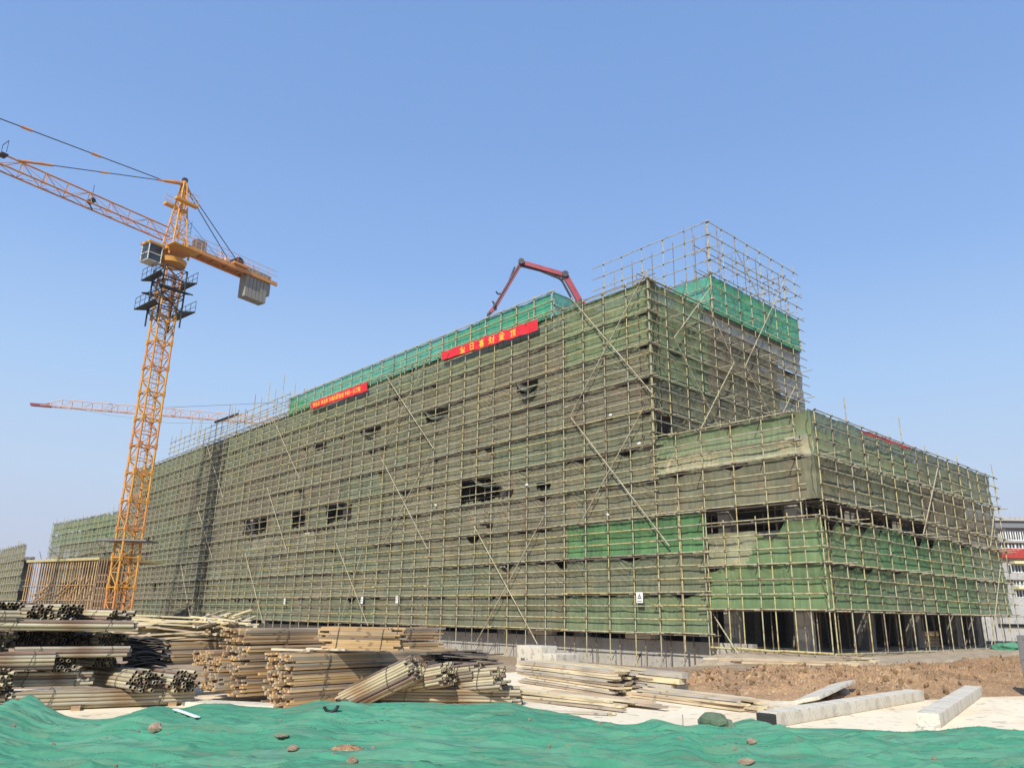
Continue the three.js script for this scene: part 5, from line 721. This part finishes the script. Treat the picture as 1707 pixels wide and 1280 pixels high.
// ---------------------------------------------------------------- plank piles on the pale yard slab
function plankPile(name, label, A, B, layers, perLayer, pw, ph, o = {}) { // A, B: left and right ends of the pile axis on the ground
  const c = A.clone().lerp(B, .5), d = B.clone().sub(A).setY(0), L = d.length(); d.normalize(); const s = V(-d.z, 0, d.x); if (s.dot(EYE.clone().sub(c)) < 0) s.negate(); const t = thing(name, label, o.cat || 'plank pile', c.clone().setY(0));
  for (let j = 0; j < layers; j++) { const n = Math.max(1, Math.round(perLayer * (1 - (o.taper ?? .3) * j / layers))); for (let i = 0; i < n; i++) { const a = (RB() - .5) * (o.skew ?? .08), dd = d.clone().applyAxisAngle(YUP, a); dd.y = (RB() - .5) * (o.tilt ?? .02); dd.normalize(); const ss = dd.clone().cross(YUP).normalize(), p = d.clone().multiplyScalar((RB() - .5) * (o.slide ?? .4)).addScaledVector(s, (i - (n - 1) / 2) * pw * (o.gap ?? 1.06) + (o.shift ?? 0) * j); p.y = ph * (j + .55) + (o.y ?? 0) + (RB() * .012); new MB().obox(p, dd, ss.clone().cross(dd), ss, L * (.82 + RB() * .22), ph * .86, pw * .96).build('plank', (o.tones || paleWood)[Math.floor(RB() * (o.tones || paleWood).length)], t); } }
  return t;
}
plankPile('plank_pile', 'tall neat pile of weathered planks with layered right ends', atY(890, 1137, 0), atY(1052, 1160, 0), 11, 5, .16, .042, { taper: .1, skew: .03, slide: .22 });
plankPile('loose_planks', 'loose planks spread flat in front of the tall plank pile', atY(880, 1160, 0), atY(1062, 1182, 0), 3, 7, .11, .035, { gap: 1.8, skew: .12, slide: 1.0, tilt: .04, taper: .4 });
plankPile('loose_planks', 'row of loose long planks lying on the slab before the earth bank', atY(1068, 1158, 0), atY(1262, 1184, 0), 4, 7, .11, .036, { gap: 1.35, skew: .09, slide: .6, tilt: .03 });
plankPile('beam_pile', 'few thick square beams with cut ends behind the tall plank pile', atY(1030, 1140, 0), atY(1135, 1152, 0), 3, 3, .17, .12, { skew: .12, slide: .4, taper: .4, cat: 'beam pile' });
plankPile('loose_planks', 'single long board and thin lath at the near edge of the slab', atY(930, 1188, 0), atY(1020, 1193, 0), 1, 2, .07, .03, { gap: 1.5, skew: .1, slide: .3, cat: 'board' });
plankPile('loose_planks', 'thin boards lying on the earth between the concrete block and corner', atY(950, 1108, -.2), atY(1150, 1126, -.2), 2, 6, .13, .05, { gap: 3, skew: .16, slide: 1.8, y: -.3, tilt: .04 });
plankPile('loose_planks', 'long pale poles lying on the earth bank below the corner scaffold', atY(1190, 1113, .1), atY(1400, 1116, .1), 2, 4, .08, .06, { gap: 3, skew: .08, slide: 1.2, y: .22, tilt: .03 });
plankPile('loose_planks', 'short heap of grey boards beside the corner scaffold feet', atY(1400, 1108, .1), atY(1455, 1112, .1), 3, 4, .12, .04, { skew: .35, slide: .5, y: .22, tilt: .1 });
{ // pole lying across the foot of the corner scaffold as a low guard rail
  const t = thing('guard_rail', 'yellow bamboo coloured low guard rail across the corner scaffold feet', 'guard rail'); const a = onF(1186, 1079, .12), b = onF(1392, 1092, .12); for (let i = 0; i < 4; i++) pole('rail', a.clone().lerp(b, i * .2).add(V(0, .03 * (i % 2), .02 * i)), a.clone().lerp(b, Math.min(1, .42 + i * .2)).add(V(0, .02 * i - .02, .02 * i)), .045, poleTones[1], t);
  const c = onR(1394, 1092, .12), d = onR(1560, 1086, .12); for (let i = 0; i < 4; i++) pole('rail', c.clone().lerp(d, i * .22).add(V(.02 * i, .02, 0)), c.clone().lerp(d, Math.min(1, .4 + i * .22)).add(V(.02 * i, 0, 0)), .038, poleTones[(i + 1) % 4], t);
}
// ---------------------------------------------------------------- concrete pieces
const roughBox = (sx, sy, sz, amp, seed) => { const g = new THREE.BoxGeometry(sx, sy, sz, Math.max(2, Math.round(sx / .05)), Math.max(2, Math.round(sy / .03)), Math.max(2, Math.round(sz / .05))), q = g.attributes.position, uv = g.attributes.uv, n = g.attributes.normal; for (let i = 0; i < q.count; i++) { const x = q.getX(i), y = q.getY(i), z = q.getZ(i); const e = [Math.abs(x) / sx, Math.abs(y) / sy, Math.abs(z) / sz].filter((v) => v > .49).length; const k = e > 1 ? -.003 - .004 * vn(x * 9 + z * 7, y * 9 + z * 5, seed) : amp * (fbm(x * 5 + y * 3, z * 5 + y * 4, seed, 3) - .5); const l = Math.hypot(x / sx, y / sy, z / sz) || 1; q.setXYZ(i, x + k * Math.sign(x) * (Math.abs(x) / sx > .49 ? 1 : 0), y + k * Math.sign(y) * (Math.abs(y) / sy > .49 ? 1 : 0), z + k * Math.sign(z) * (Math.abs(z) / sz > .49 ? 1 : 0)); uv.setXY(i, Math.abs(n.getX(i)) > .5 ? z : x, Math.abs(n.getY(i)) > .5 ? z : y); } return toCreasedNormals(g, .6); };
function kerb(label, nearR, farR, nearL, h, seed, m) { // three base corners on the ground: near right, far right, near left
  const d = farR.clone().sub(nearR), L = d.length(); d.normalize(); const w = nearL.clone().sub(nearR), W = Math.abs(w.dot(V(-d.z, 0, d.x))), s = V(-d.z, 0, d.x); if (s.dot(w) < 0) s.negate();
  const t = thing('concrete_beam', label, 'concrete beam', nearR.clone().addScaledVector(d, L / 2).addScaledVector(s, W / 2)); const o = add('beam', roughBox(L, h, W, .0012, seed), m, t); o.position.y = h / 2; o.rotation.y = Math.atan2(-d.z, d.x); return { t, d, s, L, W };
}
{ const k = kerb('long low concrete beam on the slab with a black painted near end', atY(1297, 1213, 0), atY(1543, 1168, 0), atY(1268, 1208, 0), .19, 11, 'beam_concrete'); const e = add('painted_end', roughBox(.02, .17, k.W * .98, 0, 3), 'dark_paint', k.t); e.position.copy(k.d).multiplyScalar(-k.L / 2 - .012).setY(.09); e.rotation.y = Math.atan2(-k.d.z, k.d.x); }
kerb('short thick concrete beam on the slab, right of the long low one', atY(1570, 1214, 0), atY(1640, 1160, 0), atY(1531, 1210, 0), .19, 12, 'beam_concrete');
{ const a = atY(1343, 1175, 0), b = atY(1410, 1157, 0), d = b.clone().sub(a).normalize(), L = a.distanceTo(b), t = thing('concrete_slab', 'broken concrete slab propped at a tilt on a rubble lump before the earth bank', 'concrete slab', a.clone().lerp(b, .5)); const o = add('slab', roughBox(L, .07, .5, .012, 14), 'beam_concrete', t); o.position.y = .14; o.rotation.y = Math.atan2(-d.z, d.x); o.rotateX(-.25); o.rotateZ(.05); const u = add('rubble_lump', new THREE.IcosahedronGeometry(.16, 2), 'grey_concrete', t); u.position.copy(d).multiplyScalar(L * .38).setY(.04); u.scale.set(1.2, .7, 1); }
{ // stepped concrete block with stencilled marks
  const c0 = atY(908, 1119, -.1), z = c0.z, t = thing('concrete_block', 'stepped pale concrete block with black stencilled marks, before the long front', 'concrete block', V(c0.x, -.3, c0.z)), o = t.position;
  const pl = (x, y) => onPlane(x, y, V(0, 0, z), V(0, 0, 1)), xl = pl(861, 1100).x, xm = pl(903, 1100).x, yt = pl(880, 1076).y, ys = pl(903, 1089).y; const W = xm - xl;
  const b1 = add('tall_block', roughBox(W, yt + .5, W * .6, .006, 21), 'pale_concrete', t); b1.position.set((xl + xm) / 2 - o.x, (yt - .5) / 2 - o.y, -W * .3); const b2 = add('low_block', roughBox(W * .55, ys + .5, W * .95, .006, 22), 'pale_concrete', t); b2.position.set(xm + W * .25 + .004 - o.x, (ys - .5) / 2 - o.y, -W * .49);
  const c = document.createElement('canvas'); c.width = 256; c.height = 256; const g = c.getContext('2d'); g.clearRect(0, 0, 256, 256); g.fillStyle = '#101010'; g.font = 'bold 84px sans-serif'; g.fillText('M8', 20, 110); g.fillText('v', 190, 110); g.fillText('7-8', 30, 200);
  const tx = new THREE.CanvasTexture(c); tx.colorSpace = THREE.SRGBColorSpace; const mm = M('stencil', [1, 1, 1], { map: tx, transparent: true, roughness: .9 }); const q = add('stencil_mark', new THREE.PlaneGeometry(W * .34, W * .34), mm, t); const p = pl(875, 1103); q.position.set(p.x - o.x, p.y - o.y, .03);
}
{ // grey concrete wall end at the right edge
  const p = atY(1722, 1161, 0), t = thing('concrete_wall_end', 'smooth grey concrete wall end cut off by the right edge', 'concrete wall', V(p.x, 0, p.z)), d = V(FW.x, 0, FW.z).normalize(), h = yAt(p, 1059); const o = add('wall', roughBox(3.2, h, .36, .004, 31), 'smooth_concrete', t); o.position.set(RH.x * 1.72 + d.x * .3, h / 2, RH.z * 1.72 + d.z * .3); o.rotation.y = Math.atan2(-RH.z, RH.x) + .06; const f = add('waterproof_strip', roughBox(3.1, h * .45, .02, .004, 32), 'dark_paint', t); f.position.set(RH.x * 1.78 + d.x * .1, h * .225, RH.z * 1.78 + d.z * .1); f.rotation.y = o.rotation.y; }

// ---------------------------------------------------------------- green net spread over the ground in front
const crestPx = [[-260, 1192, .16], [-60, 1190, .15], [15, 1182, .18], [48, 1159, .30], [80, 1178, .2], [115, 1194, .09], [170, 1198, .07], [215, 1190, .10], [260, 1178, .16], [300, 1182, .13], [345, 1174, .16], [430, 1180, .12], [480, 1182, .12], [535, 1170, .16], [600, 1174, .15], [680, 1171, .17], [760, 1175, .15], [850, 1173, .17], [885, 1180, .13], [960, 1193, .08], [1010, 1205, .07], [1060, 1208, .09], [1092, 1201, .14], [1138, 1214, .05], [1170, 1208, .08], [1215, 1206, .08], [1255, 1199, .12], [1300, 1212, .09], [1400, 1215, .1], [1500, 1222, .08], [1580, 1218, .1], [1620, 1213, .13], [1707, 1226, .1], [1860, 1230, .1], [2000, 1232, .1]];
const crestC = new THREE.CatmullRomCurve3(crestPx.map(([x, y, h]) => atY(x, y, h))), nearC = new THREE.CatmullRomCurve3([-900, -300, 300, 850, 1400, 2000, 2700].map((x) => atY(x, 1500, .14)));
const clothP = (s, t) => { // t 0 at the near side, 1 at the far edge
  const a = nearC.getPoint(s), b = crestC.getPoint(s), p = a.clone().lerp(b, Math.min(t, 1)), e = Math.min(1, t * 6) * (1 - Math.pow(clamp01(t), 14) * .8); const u = p.clone().sub(EYE), xr = u.dot(RH), zf = -u.dot(V(FW.x, 0, FW.z).normalize());
  const big = fbm(xr * .35, zf * .55, 801, 3) - .5, rd = 1 - Math.abs(2 * fbm(xr * .35 + zf * .35, zf * 1.9, 803, 3) - 1), r2 = 1 - Math.abs(2 * fbm(xr * .55 - zf * .4 + 5, zf * 3.2 + 3, 805, 3) - 1), f = fbm(xr * 5, zf * 7, 807, 3) - .5, l = Math.pow(vn(xr * 1.3, zf * 1.3, 809), 5);
  p.y += e * (.10 * big + .035 * (Math.pow(rd, 5) - .2) + .04 * (Math.pow(r2, 6) - .2) + .02 * (fbm(xr * 8 + zf * 3, zf * 11, 821, 3) - .5) + .035 * Math.exp(-Math.pow((zf - 8.1 - .35 * Math.sin(xr * .45 + 1)) / .07, 2)) + .03 * Math.exp(-Math.pow((zf - 6.3 - .3 * Math.sin(xr * .6)) / .06, 2)) + .012 * f + .09 * l + .04 * Math.pow(1 - Math.abs(2 * fbm(xr * .8 + zf * 1.4, zf * 4.2, 813, 2) - 1), 6) + .03 * Math.pow(1 - Math.abs(2 * fbm(xr * 1.4 - zf * 2.2, zf * 4.5, 815, 2) - 1), 6) + .02 * Math.pow(1 - Math.abs(2 * fbm(xr * 2.2 + zf * 2.4, zf * 3, 817, 2) - 1), 5) * vn(xr * .6, zf * .6, 819)); if (t > 1) { p.addScaledVector(V(FW.x, 0, FW.z).normalize(), (t - 1) * 3); p.y = Math.max(.012, p.y - (t - 1) * 4); } p.y = Math.max(p.y, .012); return [p, xr, zf];
};
{ const o = add('ground_netting', gridGeo(800, 420, (s, t) => clothP(s, t * 1.05)), 'cloth'); tag(o, 'wide green dust net spread over the ground in the foreground', 'ground net'); }
// things lying on the net
const onCloth = (px, py) => { const r = ray(px, py); let best = null, bd = 9; for (let i = 0; i <= 60; i++) for (let j = 20; j <= 60; j++) { const [p] = clothP(.08 + i / 60 * .84, j / 60), q = p.clone().sub(EYE), k = q.dot(r) / r.lengthSq(), d = q.distanceTo(r.clone().multiplyScalar(k)); if (d < bd) { bd = d; best = [.08 + i / 60 * .84, j / 60]; } } let st = .008; for (let k = 0; k < 40; k++) { let imp = false; for (const [a, b] of [[st, 0], [-st, 0], [0, st], [0, -st]]) { const c = [best[0] + a, Math.min(1, best[1] + b)], q = clothP(...c)[0].sub(EYE), e = q.distanceTo(r.clone().multiplyScalar(q.dot(r) / r.lengthSq())); if (e < bd) { bd = e; best = c; imp = true; } } if (!imp) st /= 2; } return clothP(...best)[0]; };
const rockGeo = (seed, sub = 3) => { const g = new THREE.IcosahedronGeometry(1, sub), q = g.attributes.position; for (let i = 0; i < q.count; i++) { const x = q.getX(i), y = q.getY(i), z = q.getZ(i), k = .5 + .95 * fbm(x * 1.6 + 7 + z, y * 1.6 + z * 1.3 + 7, seed, 4) + .12 * (vn(x * 7 + 20, y * 7 + z * 6 + 20, seed) - .5); q.setXYZ(i, x * k, y * k, z * k); } g.computeVertexNormals(); return g; };
[[258, 1216, .065, .05, 'brown earth lump on the green net below the left stack'], [487, 1250, .05, .032, 'pale flat stone on the green net, lower middle left'], [505, 1255, .035, .02, 'small earth lump just right of the pale flat stone'], [587, 1266, .045, .035, 'earth lump near the torn patch of the green net'], [553, 1259, .04, .018, 'reddish flat lump left of the torn patch of the green net'], [1254, 1239, .055, .035, 'pinkish stone on the green net, right of centre'], [1246, 1274, .07, .03, 'pinkish stone at the bottom edge of the photo, right of centre'], [998, 1214, .035, .022, 'small pinkish stone near the far edge of the green net'], [469, 1228, .06, .018, 'thin brown stone half under a fold of the green net']].forEach(([x, y, r, h, lab], i) => { const o = add('stone', rockGeo(900 + i, 1), 'stone'); o.position.copy(onCloth(x, y)).add(V(0, h * .5, 0)); o.scale.set(r * 1.2, h, r); o.rotation.y = i * 1.3; tag(o, lab, 'stone'); });
{ const p = onCloth(578, 1252); const o = add('earth_patch', gridGeo(30, 20, (s, t) => { const a = s * Math.PI * 2, r = t * (1 + .35 * (vn(Math.cos(a) * 2 + 4, Math.sin(a) * 2 + 4, 31) - .5)); return [p.clone().addScaledVector(RH, Math.cos(a) * r * .2).addScaledVector(V(FW.x, 0, FW.z).normalize(), Math.sin(a) * r * .17).add(V(0, .05 * (1 - r * r) + .02 * fbm(s * 20, t * 9, 5) - .005, 0)), Math.cos(a) * r * .3, Math.sin(a) * r * .3]; }), 'soil'); tag(o, 'bare brown earth showing through a tear in the green net', 'earth'); }
{ const p = onCloth(1195, 1210); p.y = .10; const o = add('covered_boulder', rockGeo(951), 'covered_stone'); o.position.copy(p); o.scale.set(.25, .14, .2); tag(o, 'round grey green boulder draped by the edge of the green net', 'boulder'); }
{ const p = atY(1549, 1222, 0), o = add('stone', rockGeo(961, 2), 'pale_concrete'); o.position.copy(p).setY(.05); o.scale.set(.17, .09, .12); tag(o, 'pale broken stone wedge in front of the short concrete beam', 'stone'); }
{ const a = onCloth(290, 1188), b = onCloth(328, 1202); const d = b.clone().sub(a).normalize(), s = d.clone().cross(YUP).normalize(); const o = add('white_strip', new MB().obox(a.clone().lerp(b, .5).add(V(0, .045, 0)), d, s.clone().cross(d), s, a.distanceTo(b), .012, .06).geo(), 'sign_white'); tag(o, 'white narrow strip lying on the green net below the left stack', 'strip'); }
{ const p = onCloth(551, 1187), g = new THREE.TorusGeometry(.085, .022, 8, 24, Math.PI * .95); g.scale(1, .8, 2.2); const o = add('half_ring', g, 'crane_dark'); o.position.copy(p).add(V(0, .075, 0)); o.lookAt(EYE.x, p.y + .3, EYE.z); o.rotateZ(Math.PI * 1.04); tag(o, 'black curved half ring lying on the green net, middle left', 'half ring'); }
{ const p = atY(1139, 1213, .02), o = add('steel_pin', new THREE.CylinderGeometry(.008, .008, .17, 8), 'grey_concrete'); o.position.copy(p).setY(.1); tag(o, 'thin upright steel pin standing at the far edge of the green net', 'pin'); }
{ const p = onR(1682, 1092, .9); const o = add('net_heap', rockGeo(971), 'cloth'); p.y = .16; o.position.copy(p); o.scale.set(.8, .3, .5); tag(o, 'crumpled dark green net heap on the earth bank by the right edge', 'net heap'); }

{ // small crumbs of earth lying on the net
  const list = [], g = rockGeo(985, 1); for (let i = 0; i < 130; i++) { const [p] = clothP(.12 + RB() * .72, .25 + RB() * .7), r = .006 + .018 * Math.pow(RB(), 3); list.push(new THREE.Matrix4().compose(p.add(V(0, r * .4, 0)), new THREE.Quaternion().setFromEuler(new THREE.Euler(RB() * 6, RB() * 6, RB() * 6)), V(r * 1.4, r, r))); }
  tag(instanced('earth_crumbs', g, 'stone', list, scene), 'small pale earth crumbs scattered over the green ground net', 'crumbs'); }

renderer.render(scene, camera);
